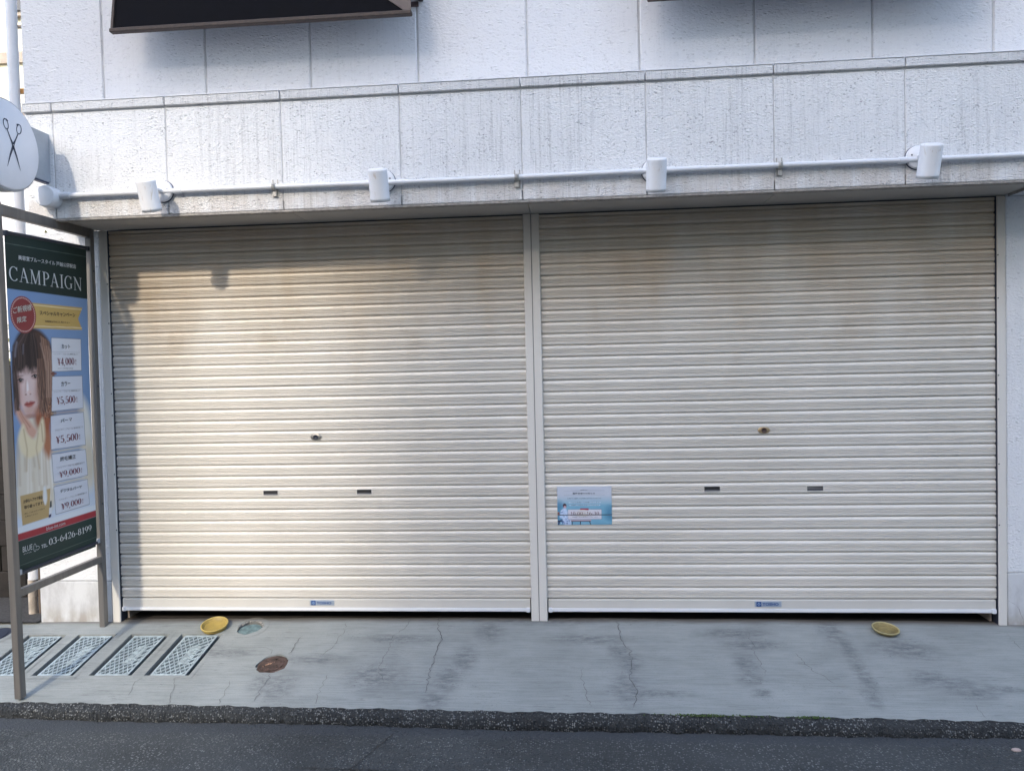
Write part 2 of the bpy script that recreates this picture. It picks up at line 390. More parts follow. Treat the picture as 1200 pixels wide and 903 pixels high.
def crack(pts, w0):
    P = []
    for a, b in zip(pts[:-1], pts[1:]):
        n = max(2, int(math.dist(a,b)/.018))
        for k in range(n): s = k/n; P.append((a[0]+(b[0]-a[0])*s+rr.gauss(0,.006), a[1]+(b[1]-a[1])*s))
    P.append(pts[-1]); vs = []
    for i, p_ in enumerate(P):
        q = P[min(i+1,len(P)-1)]; o = P[max(i-1,0)]; dx, dy = q[0]-o[0], q[1]-o[1]; L = math.hypot(dx,dy) or 1
        wd = w0*rr.uniform(.3,1.2)*(.3 if i in (0,len(P)-1) else 1)
        nx, ny = -dy/L*wd, dx/L*wd
        vs += [on(p_[0]+nx,p_[1]+ny,.0034), on(p_[0]-nx,p_[1]-ny,.0034)]
    cb.add(vs, [(2*i,2*i+1,2*i+3,2*i+2) for i in range(len(P)-1)])
for i, c_ in enumerate(CRACKS): crack(c_, .0011 if i not in (0,6,3) else .0017)
tag(cb.build('pavement_cracks', M_crack), kind='structure')

# asphalt lip and road
def lip():
    xs = np.arange(-7,7.01,.009); prof = [(0,.0),(.010,.001),(.022,.001),(.034,-.001),(.043,-.008),(.051,-.020),(.050,-.036),(.040,-.07)]
    vs = []
    for x in xs:
        e = edgeY(x)+.004*math.sin(x*23)+.003*math.sin(x*61+1)
        for k, (d, h) in enumerate(prof):
            j = rng.normal(0, .0024, 3) if 0 < k < 7 else (0,0,0)
            y = e-d+(j[1] if k else 0)+.006*math.sin(x*3.1)*(k > 2)
            vs.append((x+j[0]*.6, y, gz(x,e)+h-(.2*d if k < 5 else .02)+j[2]*.8-.004*(k > 0)+(.003 if k == 0 else 0)))
    m = len(prof); fs = [(i*m+k,i*m+k+1,(i+1)*m+k+1,(i+1)*m+k) for i in range(len(xs)-1) for k in range(m-1)]
    b = MB(); b.add(vs, fs); return tag(b.build('asphalt_lip', M_lipas), kind='structure')
lip()
RZ = -.200
def road():
    xs = np.concatenate([[-60,-20], np.arange(-6,6.01,.1), [20,60]]); ys = np.concatenate([[-7.4,-5], np.arange(-3,-1.5,.1), np.arange(-1.5,-.86,.02)])
    vs = [(x,y,RZ+(.004*math.sin(x*2+y*3) if y > -3 else 0)+(.02*max(0,(y+1.03)/.1)**2 if y > -1.03 else 0)*0) for x in xs for y in ys]
    m = len(ys); fs = [(i*m+k,(i+1)*m+k,(i+1)*m+k+1,i*m+k+1) for i in range(len(xs)-1) for k in range(m-1)]
    b = MB(); b.add(vs, fs, True); tag(b.build('road', M_road), kind='structure')
road()
gb = MB(); gb.add([(-150,-150,-.6),(150,-150,-.6),(150,150,-.6),(-150,150,-.6)], [(0,1,2,3)]); tag(gb.build('ground', M_soil), kind='structure')
gb = MB(); gb.add([(-20,.30,-.0),(-3.49,.30,-.0),(-3.49,12,-.0),(-20,12,-.0)], [(0,1,2,3)]); gb.add([(-8,-.055,.026),(-3.5,-.055,.026),(-3.5,.305,.03),(-8,.305,.03)], [(0,1,2,3)])
tag(gb.build('alley_ground', M_soil), kind='structure')
seam = MB()
for pts in ([(-2.72,-1.0),(-2.86,-1.13),(-3.05,-1.25)], [(-.92,-1.0),(-.99,-1.2),(-1.05,-1.36),(-1.3,-1.6)], [(.12,-1.2),(.15,-1.5)], [(-1.3,-1.33),(-.6,-1.345),(.3,-1.35),(1.2,-1.33)], [(.9,-1.15),(1.05,-1.35)]):
    P = []
    for a, b in zip(pts[:-1], pts[1:]):
        n = max(3, int(math.dist(a,b)/.03))
        P += [(a[0]+(b[0]-a[0])*k/n+rr.uniform(-.004,.004), a[1]+(b[1]-a[1])*k/n+rr.uniform(-.003,.003)) for k in range(n)]
    P.append(pts[-1]); vs = []
    for i, p_ in enumerate(P):
        wd = .003*rr.uniform(.3,1.2); q = P[min(i+1,len(P)-1)]; o = P[max(0,i-1)]; dx, dy = q[0]-o[0], q[1]-o[1]; L = math.hypot(dx,dy) or 1
        z_ = RZ+.0065
        vs += [(p_[0]-dy/L*wd,p_[1]+dx/L*wd,z_), (p_[0]+dy/L*wd,p_[1]-dx/L*wd,z_)]
    seam.add(vs, [(2*i,2*i+1,2*i+3,2*i+2) for i in range(len(P)-1)])
tag(seam.build('road_seams', M_black), kind='structure')
mo = MB()
for k in range(240):
    x = rr.gauss(.66,.13) if k % 3 else rr.gauss(1.12,.06); e = edgeY(x); y = e-.004+rr.uniform(-.008,.008); s = rr.uniform(.002,.006)
    p_ = Vector(on(x,y,.003)); mo.add([p_+Vector((-s,0,0)),p_+Vector((s,0,0)),p_+Vector((0,s,0)),p_+Vector((0,-s,0)),p_+Vector((0,0,s))], [(0,3,4),(3,1,4),(1,2,4),(2,0,4)])
tag(mo.build('moss', M_moss), 'thin green moss along the pavement edge', 'moss', kind='stuff')
sb = MB(); sb.lathe((2.0,-1.06,RZ+.004), (0,0,1), [(.0005,.012),(.012,.011),(.02,.006),(.022,0),(.018,-.004)], 12); st_ = sb.build('pebble', plain('pink_pebble', (.38,.30,.27), .9, grain=.4))
st_.scale = (1,.6,.8); tag(st_, 'small pinkish pebble lying on the road at the lower right', 'pebble')

# ------------------------------------------------------------------ building shell
BLD = empty('shop_building', (-.25,0,0), 'white stucco building front with panel joints above two roller shutters', 'building')
g = .005
def panel(x0, x1, y0, y1, z0, z1, name, mat, b=.005): return MB().bbox(x0, x1, y0, y1, z0, z1, b).build(name, mat, BLD)
ux = [-3.548]+[-2.993+.690*k for k in range(13)]
for a, b in zip(ux[:-1], ux[1:]): panel(a+(g if a > -3.5 else 0), b-g, .08, .14, 3.10, 6.4, 'wall_panel', M_upper, .006)
MB().box(-3.53, 5.4, .088, .3, 3.10, 6.42).build('wall_backing', M_joint, BLD)
px_ = [-3.18]+[-3.004+.688*k for k in range(13)]
for a, b in zip(px_[:-1], px_[1:]):
    panel(a+(.003 if a > -3.1 else 0), b-.003, -.410, -.35, 2.545, 3.158, 'parapet_panel', M_parapet, .004)
    panel(a+(.003 if a > -3.1 else -.006), b-.003, -.422, .079, 3.168, 3.217, 'coping', M_coping, .004)
    panel(a+(.003 if a > -3.1 else -.006), b-.003, -.424, .079, 3.2175, 3.224, 'coping_top', M_pvc, .002)
MB().box(-3.17, 5.2, -.404, .078, 2.60, 3.172).build('parapet_core', M_joint2, BLD)
MB().box(-3.182, 5.25, -.407, -.35, 2.534, 2.5446).build('drip_edge', M_drip, BLD)
# soffit: smooth boards, stucco underside beyond them on the right
for a, b in ((-3.05,-1.62),(-1.616,-.232),(-.228,1.15),(1.154,2.532)):
    MB().box(a, b, -.345, -.012, 2.546, 2.58).build('soffit_board', M_soffit, BLD)
MB().box(-3.16, -3.055, -.345, -.012, 2.548, 2.58).build('soffit_end', M_column, BLD)
MB().box(2.536, 5.2, -.345, -.012, 2.540, 2.58).build('soffit_end', M_column, BLD)
MB().box(2.533, 2.5395, -.345, -.05, 2.532, 2.56).build('soffit_trim', M_drip, BLD)
# columns either side of the shutters, smooth base course below
panel(-3.49, -3.0, -.022, .3, .288, 2.544, 'column', M_column, .004)
MB().bbox(-3.492, -3.0, -.024, .3, -.05, .284, .004).build('base_course', M_base, BLD)
panel(2.536, 5.2, -.022, .3, .336, 2.539, 'column', M_column, .004)
MB().bbox(2.536, 5.2, -.024, .3, -.1, .333, .004).build('base_course', M_base, BLD)
crx = MB()
def wcrack(pts, y):
    P = [(x+rr.uniform(-.003,.003), z) for x, z in pts]; vs = []
    for x, z_ in P: vs += [(x-.0012,y,z_+.0012),(x+.0012,y,z_-.0012)]
    crx.add(vs, [(2*i,2*i+1,2*i+3,2*i+2) for i in range(len(P)-1)])
wcrack([(2.54,.172),(2.56,.158),(2.575,.15),(2.588,.138),(2.598,.122),(2.606,.09),(2.622,.06)], -.0256)
crx.build('hairline_crack', M_crack, BLD)
# interior behind the raised gap, its unlit dark put into the colour
MB().box(-3.0, 2.54, 2.0, 2.05, -.1, 2.6).build('back_wall', M_dark, BLD)
MB().box(-3.0, 2.54, .015, 2.0, -.06, .030).build('inner_floor', M_dark, BLD)
MB().box(-3.0, 2.54, .30, 2.05, 2.56, 2.6).build('inner_ceiling', M_dark, BLD)
MB().box(-3.05, -2.992, .31, 2.05, -.1, 2.6).build('inner_wall', M_dark, BLD)
MB().box(2.53, 2.58, .31, 2.05, -.1, 2.6).build('inner_wall', M_dark, BLD)
MB().box(-3.53, 5.4, .31, 6, 2.62, 6.4).build('building_mass', M_joint2, BLD)
MB().box(2.6, 5.4, .31, 6, -.1, 2.62).build('building_mass', M_joint2, BLD)
MB().box(-3.48, -3.06, .31, 6, -.1, 2.62).build('building_mass', M_joint2, BLD)

# ------------------------------------------------------------------ shutter frame
FR = empty('shutter_frame', (-.23,-.02,.03), 'pale enamel guide rails and centre post framing the two roller shutters', 'shutter frame')
for (x0, x1, zb) in ((-2.996,-2.9445,-.0), (2.484,2.531,-.0)):
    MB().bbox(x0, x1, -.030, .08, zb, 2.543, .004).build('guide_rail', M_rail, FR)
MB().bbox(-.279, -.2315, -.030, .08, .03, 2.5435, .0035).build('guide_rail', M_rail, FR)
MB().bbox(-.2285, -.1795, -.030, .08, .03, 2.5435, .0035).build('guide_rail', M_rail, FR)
MB().box(-.277, -.182, -.024, .07, .035, 2.54).build('post_core', M_black, FR)
MB().box(-.281, -.178, -.0325, -.01, .018, .036).build('base_shoe', M_grey, FR)
MB().box(-2.946, -2.9405, -.022, .05, .0, 2.543).build('rail_brush', M_rubber, FR)
MB().box(2.4800, 2.486, -.022, .05, -.03, 2.543).build('rail_brush', M_rubber, FR)
MB().box(-2.946, -.272, -.012, .1, 2.538, 2.5455).build('head_slot', M_black, FR)
MB().box(-.187, 2.49, -.012, .1, 2.538, 2.5455).build('head_slot', M_black, FR)
for zz in (1.95,1.50,1.36,.98,.62,2.2):
    for xx in (-2.9475,2.487): MB().tube((xx,-.0302,zz), (xx,-.0325,zz), .004, n=8).build('rail_screw', M_rubber, FR)
for x0, x1 in ((-2.934,-2.92), (2.462,2.474)):
    MB().box(x0, x1, .03, .3, -.02, .6).build('inner_jamb', plain('jamb_%s' % ('a' if x0 < 0 else 'b'), (.33,.27,.23), .8), FR)

# ------------------------------------------------------------------ roller shutters
PITCH = .0712; ZTOP = 2.522; NS = 33
def slat_mesh(seed, half):
    rg = random.Random(seed)
    # (fraction down the slat, bulge towards the street)
    prof = [(0,-.0025),(.040,-.0030),(.056,.0030),(.085,.0070),(.15,.0098),(.22,.0112),(.28,.0116)]
    for k in range(3):
        c0 = .375+k*.140; prof += [(c0-.040,.0116),(c0-.018,.0070),(c0+.018,.0074),(c0+.038,.0124),(c0+.072,.0119)]
    prof += [(.78,.0116),(.89,.0104),(.945,.0060),(.975,.0010),(.998,-.0025)]
    xs = np.linspace(-half, half, 13); vs = []
    ph = [rg.uniform(0,6.28) for _ in range(6)]
    for x in xs:
        wv = .0007*math.sin(x*2.1+ph[0])+.0005*math.sin(x*4.6+ph[1]); wz = .0006*math.sin(x*2.7+ph[2])
        for fr, b_ in prof: vs.append((x, -b_+wv, -fr*PITCH+PITCH/2+wz*(0 if fr in (0,.998) else 1)))
    m = len(prof)
    fs = [(i*m+k, i*m+k+1, (i+1)*m+k+1, (i+1)*m+k) for i in range(len(xs)-1) for k in range(m-1)]
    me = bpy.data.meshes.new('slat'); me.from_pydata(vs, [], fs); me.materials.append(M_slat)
    me.polygons.foreach_set('use_smooth', [False]*len(fs)); me.update(); return me
LET_T = 'TOSHO'
def text_verts(body, bold=0., shear=0., res=3):
    cu = bpy.data.curves.new('txt', 'FONT'); cu.body = body; cu.offset = bold; cu.shear = shear; cu.resolution_u = res
    o = bpy.data.objects.new('txt', cu); col.objects.link(o)
    dg = bpy.context.evaluated_depsgraph_get(); me = o.evaluated_get(dg).to_mesh()
    V = np.array([v.co[:2] for v in me.vertices]); F = [tuple(p.vertices) for p in me.polygons]
    o.evaluated_get(dg).to_mesh_clear(); bpy.data.objects.remove(o); bpy.data.curves.remove(cu)
    V -= V.min(0); V /= np.maximum(V.max(0), 1e-6)
    return V, F
def word(parent, mat, name, body, fn, *a, **k):
    m_ = MB(); text_to(m_, body, fn, *a, **k); return m_.build(name, mat, parent)
def text_to(mb, body, fn, x0, z0, wd, ht, bold=0., shear=0., slope=0.):
    """fit the text into the box x0..x0+wd, z0..z0+ht of a plane; fn maps plane coordinates to 3D"""
    V, F = text_verts(body, bold, shear)
    mb.add([fn(x0+a*wd, z0+b*ht+slope*a*wd) for a, b in V], F)
def shutter(x0, x1, label, bowl, lock_mat, lock, slots, plate):
    S = empty('roller_shutter', ((x0+x1)/2, 0, .09), label, 'shutter', 'roller shutters of the shop front')
    half = (x1-x0)/2+.004; metas = [slat_mesh(bowl*10+k, half) for k in range(8)]; rg = random.Random(bowl)
    cx = (x0+x1)/2
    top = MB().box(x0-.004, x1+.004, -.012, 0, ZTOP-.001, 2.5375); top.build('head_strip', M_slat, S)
    for i in range(NS):
        o = bpy.data.objects.new('slat', metas[i % 8] if i % 3 else metas[rg.randrange(8)]); col.objects.link(o); o.parent = S
        o.location = (0, rg.uniform(-.0008,.0008), ZTOP-PITCH*(i+.5)-.09)
    zb = ZTOP-PITCH*NS
    bar = MB(); bar.prism([(-.013,.114),(-.0145,.118),(-.0145,zb-.006),(-.009,zb-.0015),(.012,zb-.0015),(.012,.097),(-.013,.097)], 'x', x0+.006, x1-.006)
    BAR = bar.build('bottom_bar', M_bar, S)
    MB().prism([(-.026,.0985),(-.026,.105),(-.024,.115),(-.0155,.1165),(-.0155,.0955),(-.024,.0955)], 'x', x0+.008, x1-.008).build('bottom_lip', M_lip, BAR)
    for q in (x0+.006, x1-.032):
        MB().bbox(q, q+.026, -.0285, -.012, .091, .119, .004).build('end_clip', M_pvc, BAR)
    a, b, zc = plate
    MB().bbox(a, b, -.0175, -.0143, zc-.0165, zc+.0165, .0012).build('nameplate', plain('nameplate_alu_%d' % bowl, (.34,.40,.48), .4, metal=.3, var=.06), BAR)
    wd = b-a; lt = MB(); lt.box(a+wd*.065, a+wd*.245, -.0186, -.0174, zc-.0145, zc+.0145)
    text_to(lt, LET_T, lambda p_, q: (p_, -.0187, q), a+wd*.29, zc-.0085, wd*.60, .017, .03)
    lt.build('nameplate_lettering', plain('plate_blue_%d' % bowl, (.02,.075,.24), .4), BAR)
    em = MB(); mx = a+wd*.155
    for k in range(4):
        th = k*math.pi/2; dx, dz = math.cos(th)*.0062, math.sin(th)*.0062
        em.tube((mx+dx,-.0186,zc+dz), (mx+dx,-.0194,zc+dz), .0036, n=6)
    em.build('nameplate_emblem', plain('plate_pale_%d' % bowl, (.30,.42,.62), .4), BAR)
    # lock escutcheon
    lx, lz = lock
    m = MB(); n = 28; vs = []
    for yv, k_ in ((-.0115,1),(-.015,.93),(-.0165,.78)):
        vs += [(lx+.037*k_*math.copysign(abs(math.cos(t_))**.9,math.cos(t_)), yv, lz+.0205*k_*math.copysign(abs(math.sin(t_))**1.15,math.sin(t_))) for t_ in [2*math.pi*i/n for i in range(n)]]
    m.add(vs, [(j*n+i,j*n+(i+1)%n,(j+1)*n+(i+1)%n,(j+1)*n+i) for j in range(2) for i in range(n)]+[tuple(range(2*n,3*n))], True)
    L = m.build('lock_plate', lock_mat, S)
    MB().lathe((lx,-.016,lz), (0,-1,0), [(.0155,0),(.0155,.004),(.012,.0055),(.0105,.003),(.0005,.003)], 20).build('lock_cylinder', M_rubber if bowl == 1 else M_rust, L)
    MB().box(lx-.0015, lx+.0015, -.0202, -.0185, lz-.006, lz+.006).build('keyhole', M_black, L)
    for sx, sz in slots:
        a, b, c_, d = sx-.047, sx+.047, sz-.0145, sz+.0145
        fr = MB(); fr.box(a-.004,b+.004,-.0145,-.008,d,d+.004); fr.box(a-.004,b+.004,-.0145,-.008,c_-.004,c_); fr.box(a-.004,a,-.0145,-.008,c_,d); fr.box(b,b+.004,-.0145,-.008,c_,d)
        H = fr.build('pull_slot', M_rail, S)
        MB().box(a+.0003,b-.0003,-.0130,-.0120,c_+.0003,d-.0003).build('slot_dark_plate', M_black, H)  # flat black plate stands in for the dark hollow of the slot
        MB().prism([(-.0132,c_+.0006),(-.0143,c_+.0006),(-.0134,c_+.010),(-.0132,c_+.010)], 'x', a+.002, b-.002).build('slot_lip', plain('slot_plate_%d_%d' % (bowl, int(sx*10)), (.09,.09,.10), .4), H)
    return S
S1 = shutter(-2.9405, -.2795, 'left closed cream roller shutter, warm sunlight on its upper slats, dark lock plate', 1, M_metal, (-1.618,1.199), [(-1.924,.848),(-1.317,.849)], (-1.689,-1.531,.1455))
S2 = shutter(-.179, 2.4800, 'right closed cream roller shutter with brown weather stains and a blue notice', 2, M_brass, (1.147,1.198), [(.835,.847),(1.443,.844)], (1.077,1.236,.144))

# ------------------------------------------------------------------ print painting (flat print stored as vertex colours)
def lin(c):
    c = np.array(c, float)/255.; return np.where(c <= .04045, c/12.92, ((c+.055)/1.055)**2.4)
class Paint:
    def __init__(s, a0, a1, z0, z1, step):
        s.na = int(round((a1-a0)/step))+1; s.nz = int(round((z1-z0)/step))+1
        s.A, s.Z = np.meshgrid(np.linspace(a0,a1,s.na), np.linspace(z0,z1,s.nz)); s.C = np.ones(s.A.shape+(3,)); s.st = step
    def over(s, m, c): m = np.clip(m,0,1)[...,None]; s.C = s.C*(1-m)+np.asarray(c)*m
    def poly(s, pts, c, soft=None, op=1.):
        soft = s.st*.6 if soft is None else soft
        P = np.array(pts, float); n = len(P); ins = np.zeros(s.A.shape, bool); d = np.full(s.A.shape, 1e9)
        for i in range(n):
            x1, y1 = P[i]; x2, y2 = P[(i+1)%n]
            cnd = ((y1 > s.Z) != (y2 > s.Z)); xi = (x2-x1)*(s.Z-y1)/((y2-y1) or 1e-9)+x1; ins ^= cnd & (s.A < xi)
            L2 = (x2-x1)**2+(y2-y1)**2 or 1e-9; t_ = np.clip(((s.A-x1)*(x2-x1)+(s.Z-y1)*(y2-y1))/L2,0,1)
            d = np.minimum(d, np.hypot(s.A-x1-t_*(x2-x1), s.Z-y1-t_*(y2-y1)))
        sd_ = np.where(ins, d, -d); s.over(np.clip(sd_/soft*.5+.5,0,1)*op, lin(c))
    def smooth(s, pts, c, soft=None, op=1., n=8):
        P = np.array(pts, float); m = len(P); out = []
        for i in range(m):
            p0, p1, p2, p3 = P[i-1], P[i], P[(i+1)%m], P[(i+2)%m]
            for k in range(n):
                t_ = k/n; out.append(.5*((2*p1)+(-p0+p2)*t_+(2*p0-5*p1+4*p2-p3)*t_**2+(-p0+3*p1-3*p2+p3)*t_**3))
        s.poly(out, c, soft, op)
    def ell(s, a, z_, ra, rz, c, soft=.2, op=1., rot=0.):
        ca, sa = math.cos(rot), math.sin(rot); X_ = (s.A-a)*ca+(s.Z-z_)*sa; Y_ = -(s.A-a)*sa+(s.Z-z_)*ca
        q = np.sqrt((X_/ra)**2+(Y_/rz)**2); s.over(np.clip((1-q)/soft+.5,0,1)*op, lin(c))
    def line(s, pts, w_, c, op=1., soft=None):
        soft = s.st*.5 if soft is None else soft
        d = np.full(s.A.shape, 1e9)
        for (x1,y1),(x2,y2) in zip(pts[:-1], pts[1:]):
            L2 = (x2-x1)**2+(y2-y1)**2 or 1e-9; t_ = np.clip(((s.A-x1)*(x2-x1)+(s.Z-y1)*(y2-y1))/L2,0,1)
            d = np.minimum(d, np.hypot(s.A-x1-t_*(x2-x1), s.Z-y1-t_*(y2-y1)))
        s.over(np.clip((w_/2-d)/soft+.5,0,1)*op, lin(c))
    def sheet(s, name, fn, mat, parent):
        v = [fn(a, z_) for a, z_ in zip(s.A.ravel(), s.Z.ravel())]; m = s.na
        fs = [(j*m+i,j*m+i+1,(j+1)*m+i+1,(j+1)*m+i) for j in range(s.nz-1) for i in range(m-1)]
        me = bpy.data.meshes.new(name); me.from_pydata(v, [], fs); me.materials.append(mat)
        ca = me.color_attributes.new('print', 'FLOAT_COLOR', 'POINT')
        buf = np.ones((len(v),4), np.float32); buf[:,:3] = s.C.reshape(-1,3); ca.data.foreach_set('color', buf.ravel())
        me.polygons.foreach_set('use_smooth', [True]*len(fs)); me.update()
        return put(name, me, parent)
def print_mat(name, gain, rough):
    t = NT(name); a = t.n('ShaderNodeAttribute', attribute_name='print')
    c = t.mix(1., a.outputs['Color'], (gain,gain,gain), 'MULTIPLY')
    return t.out(c, rough, t.bump(t.noise(t.pos(), 500, 2), .1, .001))
M_print = print_mat('banner_print', .98, .65); M_print2 = print_mat('notice_print', 1.0, .6)
def ink(name, c, g_=.78): return plain(name, tuple(x*g_ for x in lin(c)), .6, var=.02)
I_white = ink('ink_white', (222,226,226)); I_dark = ink('ink_dark', (46,46,48)); I_red = ink('ink_wine', (128,44,58)); I_cream = ink('ink_cream', (216,214,200))
I_grey = ink('ink_grey', (120,122,126)); I_goldt = ink('ink_brown', (70,58,36))

# thick-and-thin roman letters, unit cap height; strokes are polylines with widths
def arc(cx, cy, rx, ry, a0, a1, n=14): return [(cx+rx*math.cos(R(a0+(a1-a0)*k/n)), cy+ry*math.sin(R(a0+(a1-a0)*k/n))) for k in range(n+1)]
def awid(pts, cx, rx, thin, thick): return [thin+(thick-thin)*min(1, abs(p_[0]-cx)/rx)**1.6 for p_ in pts]
TK, TN, SF = .135, .045, .035
def glyph(ch):
    L = []   # (points, widths)
    def s_(a, b, w_): L.append(([a,b],[w_,w_]))
    def sf(x, y, w_=.26): L.append(([(x-w_/2,y),(x+w_/2,y)],[SF,SF]))
    def ac(cx, cy, rx, ry, a0, a1, thick=TK, thin=TN):
        p_ = arc(cx,cy,rx,ry,a0,a1); L.append((p_, awid(p_,cx,rx,thin,thick)))
    if ch == 'C': ac(.40,.5,.34,.48,42,318); s_((.66,.98),(.66,.72),TN); W_ = .74
    elif ch == 'G': ac(.40,.5,.34,.48,42,300); s_((.66,.98),(.66,.74),TN); s_((.66,.08),(.66,.42),TK); sf(.66,.42); W_ = .82
    elif ch == 'A': s_((.13,.0),(.40,.98),TN*1.1); s_((.40,1.0),(.70,.0),TK); s_((.24,.34),(.56,.34),TN); sf(.13,.02,.24); sf(.70,.02,.28); W_ = .84
    elif ch == 'M': s_((.14,0),(.16,.97),TN*1.2); s_((.18,.98),(.49,.03),TK); s_((.49,.03),(.80,.97),TN*1.1); s_((.82,0),(.82,.97),TK); sf(.14,.02,.24); sf(.82,.02,.28); sf(.13,.98,.2); sf(.86,.98,.22); W_ = 1.0
    elif ch == 'P': s_((.2,0),(.2,.97),TK); p_ = arc(.30,.72,.30,.25,90,-90); L.append(([(.16,.97)]+p_+[(.2,.47)],[TN]+awid(p_,.3,.3,TN,TK)+[TN])); sf(.2,.02,.32); sf(.13,.98,.18); W_ = .66
    elif ch == 'I': s_((.2,0),(.2,1),TK); sf(.2,.02,.34); sf(.2,.98,.34); W_ = .4
    elif ch == 'N': s_((.16,0),(.16,.97),TN*1.2); s_((.14,.98),(.74,.02),TK); s_((.74,.0),(.74,.98),TN*1.2); sf(.16,.02,.24); sf(.08,.98,.16); sf(.74,.98,.24); W_ = .88
    elif ch == '0': ac(.28,.5,.21,.48,0,360); W_ = .56
    elif ch == '1': s_((.28,0),(.28,1),TK*.9); s_((.28,.98),(.12,.82),TN); sf(.28,.02,.34); W_ = .5
    elif ch == '2': ac(.26,.74,.2,.25,165,-20); s_((.45,.66),(.08,.04),TN*1.3); s_((.06,.04),(.48,.04),.08); s_((.48,.04),(.5,.2),TN); W_ = .56
    elif ch == '3': ac(.25,.76,.19,.22,150,-90); ac(.25,.29,.22,.27,90,-150); W_ = .56
    elif ch == '4': s_((.37,0),(.37,1),TK*.9); s_((.37,.98),(.04,.30),TN*1.2); s_((.02,.28),(.54,.28),.06); sf(.37,.02,.26); W_ = .56
    elif ch == '5': s_((.12,.96),(.46,.96),.085); s_((.12,.96),(.10,.55),TN*1.2); ac(.24,.32,.24,.28,115,-150); W_ = .56
    elif ch == '6': ac(.28,.32,.21,.30,0,360); p_ = arc(.47,.32,.40,.66,180,112); L.append((p_,[TK]*5+[TN*1.6]*(len(p_)-5))); W_ = .56
    elif ch == '8': ac(.27,.76,.17,.22,0,360,TK*.9); ac(.27,.28,.21,.27,0,360); W_ = .56
    elif ch == '9': ac(.27,.68,.21,.30,0,360); p_ = arc(.08,.68,.40,.66,0,-68); L.append((p_,[TK]*5+[TN*1.6]*(len(p_)-5))); W_ = .56
    elif ch == ',': s_((.1,.06),(.04,-.16),.09); W_ = .24
    elif ch == '-': s_((.04,.36),(.30,.36),.09); W_ = .38
    elif ch == '~': s_((.04,.40),(.30,.52),.07); s_((.30,.52),(.56,.40),.07); W_ = .64
    elif ch == ':': s_((.1,.10),(.1,.22),.11); s_((.1,.62),(.1,.74),.11); W_ = .26
    elif ch == '¥': s_((.04,.98),(.26,.5),TK*.8); s_((.48,.98),(.26,.5),TN*1.3); s_((.26,.5),(.26,0),TK*.8); s_((.08,.42),(.44,.42),TN*1.2); s_((.08,.27),(.44,.27),TN*1.2); sf(.26,.02,.24); W_ = .56
    else: W_ = .3
    return L, W_
def serif(mb, txt, fn, x0, z0, wd, ht, slope=0., boldf=1., gap=.04):
    tot = sum(glyph(c_)[1]+gap for c_ in txt)-gap; kx = wd/tot; cur = 0.
    for ch in txt:
        L, W_ = glyph(ch)
        for pts, ws in L:
            vs = []; n = len(pts)
            for i, (px, py) in enumerate(pts):
                a = pts[max(i-1,0)]; b = pts[min(i+1,n-1)]; dx, dy = (b[0]-a[0]), (b[1]-a[1]); l_ = math.hypot(dx,dy) or 1
                w_ = ws[i]*boldf/2; nx, ny = -dy/l_*w_, dx/l_*w_
                for sgn in (1,-1):
                    X_ = (cur+px+sgn*nx)*kx; Z_ = (py+sgn*ny)*ht; vs.append(fn(x0+X_, z0+Z_+slope*X_))
            mb.add(vs, [(2*i,2*i+1,2*i+3,2*i+2) for i in range(n-1)])
        cur += W_+gap

# ------------------------------------------------------------------ sign stand
SX = -3.03
ST = empty('sign_stand', (SX,-.45,-.02), 'tall bronze aluminium post frame standing on the pavement at the left, holding the salon banner', 'sign stand')
def pst(y0, y1, zb, x0, x1, name='post'): MB().bbox(x0, x1, y0, y1, zb, 2.55, .003).build(name, M_post, ST)
fp = MB(); fp.bbox(SX-.019, SX+.019, -.836, -.796, -.125, 2.55, .003); fp.v = [(x,y-.034*max(0,z+.1)/2.6,z) for x,y,z in fp.v]; fp.build('post', M_post, ST)
pst(-.092, -.055, .0, SX-.019, SX+.019)
MB().bbox(SX-.018, SX+.018, -.827, -.093, 2.488, 2.546, .003).build('top_rail', M_post, ST)
MB().bbox(SX-.016, SX+.016, -.803, -.093, .425, .466, .003).build('lower_rail', M_post, ST)
MB().box(SX-.0185, SX+.0185, -.868, -.832, 2.5502, 2.556).build('post_cap', M_steeld, ST)
for zz in (2.28,1.55,.80): MB().tube((SX+.0185,-.072,zz), (SX+.023,-.072,zz), .005, n=8).build('bolt', M_steeld, ST)
# banner
BN = empty('hanging_banner', (SX,-.45,.54), 'green and blue salon campaign banner with a woman portrait and price cards', 'banner')
def bfn(a, z_):
    y = -.788+a; q = (z_-.53)/1.9
    x = SX+.004*math.sin(q*5+a*3)+.006*math.sin(a*4.6+.3)*math.sin(q*math.pi)
    if z_ < .60: x -= .18*(.60-z_)
    return (x, y, z_)
def tfn(a, z_): p_ = bfn(a, z_); return (p_[0]+.0016, p_[1], p_[2])
def tfn2(a, z_): p_ = bfn(a, z_); return (p_[0]+.0022, p_[1], p_[2])
pt = Paint(0, .675, .532, 2.41, .0032)
GREEN = (24,44,40); BLUE = (122,150,188)
pt.C[:] = lin(BLUE)
# sky fades to white below
pt.over(np.clip((1.28-pt.Z)/.5,0,1)*.92, lin((214,222,232)))
pt.poly([(-.1,.532),(.8,.532),(.8,.80),(-.1,.80)], (218,224,230))
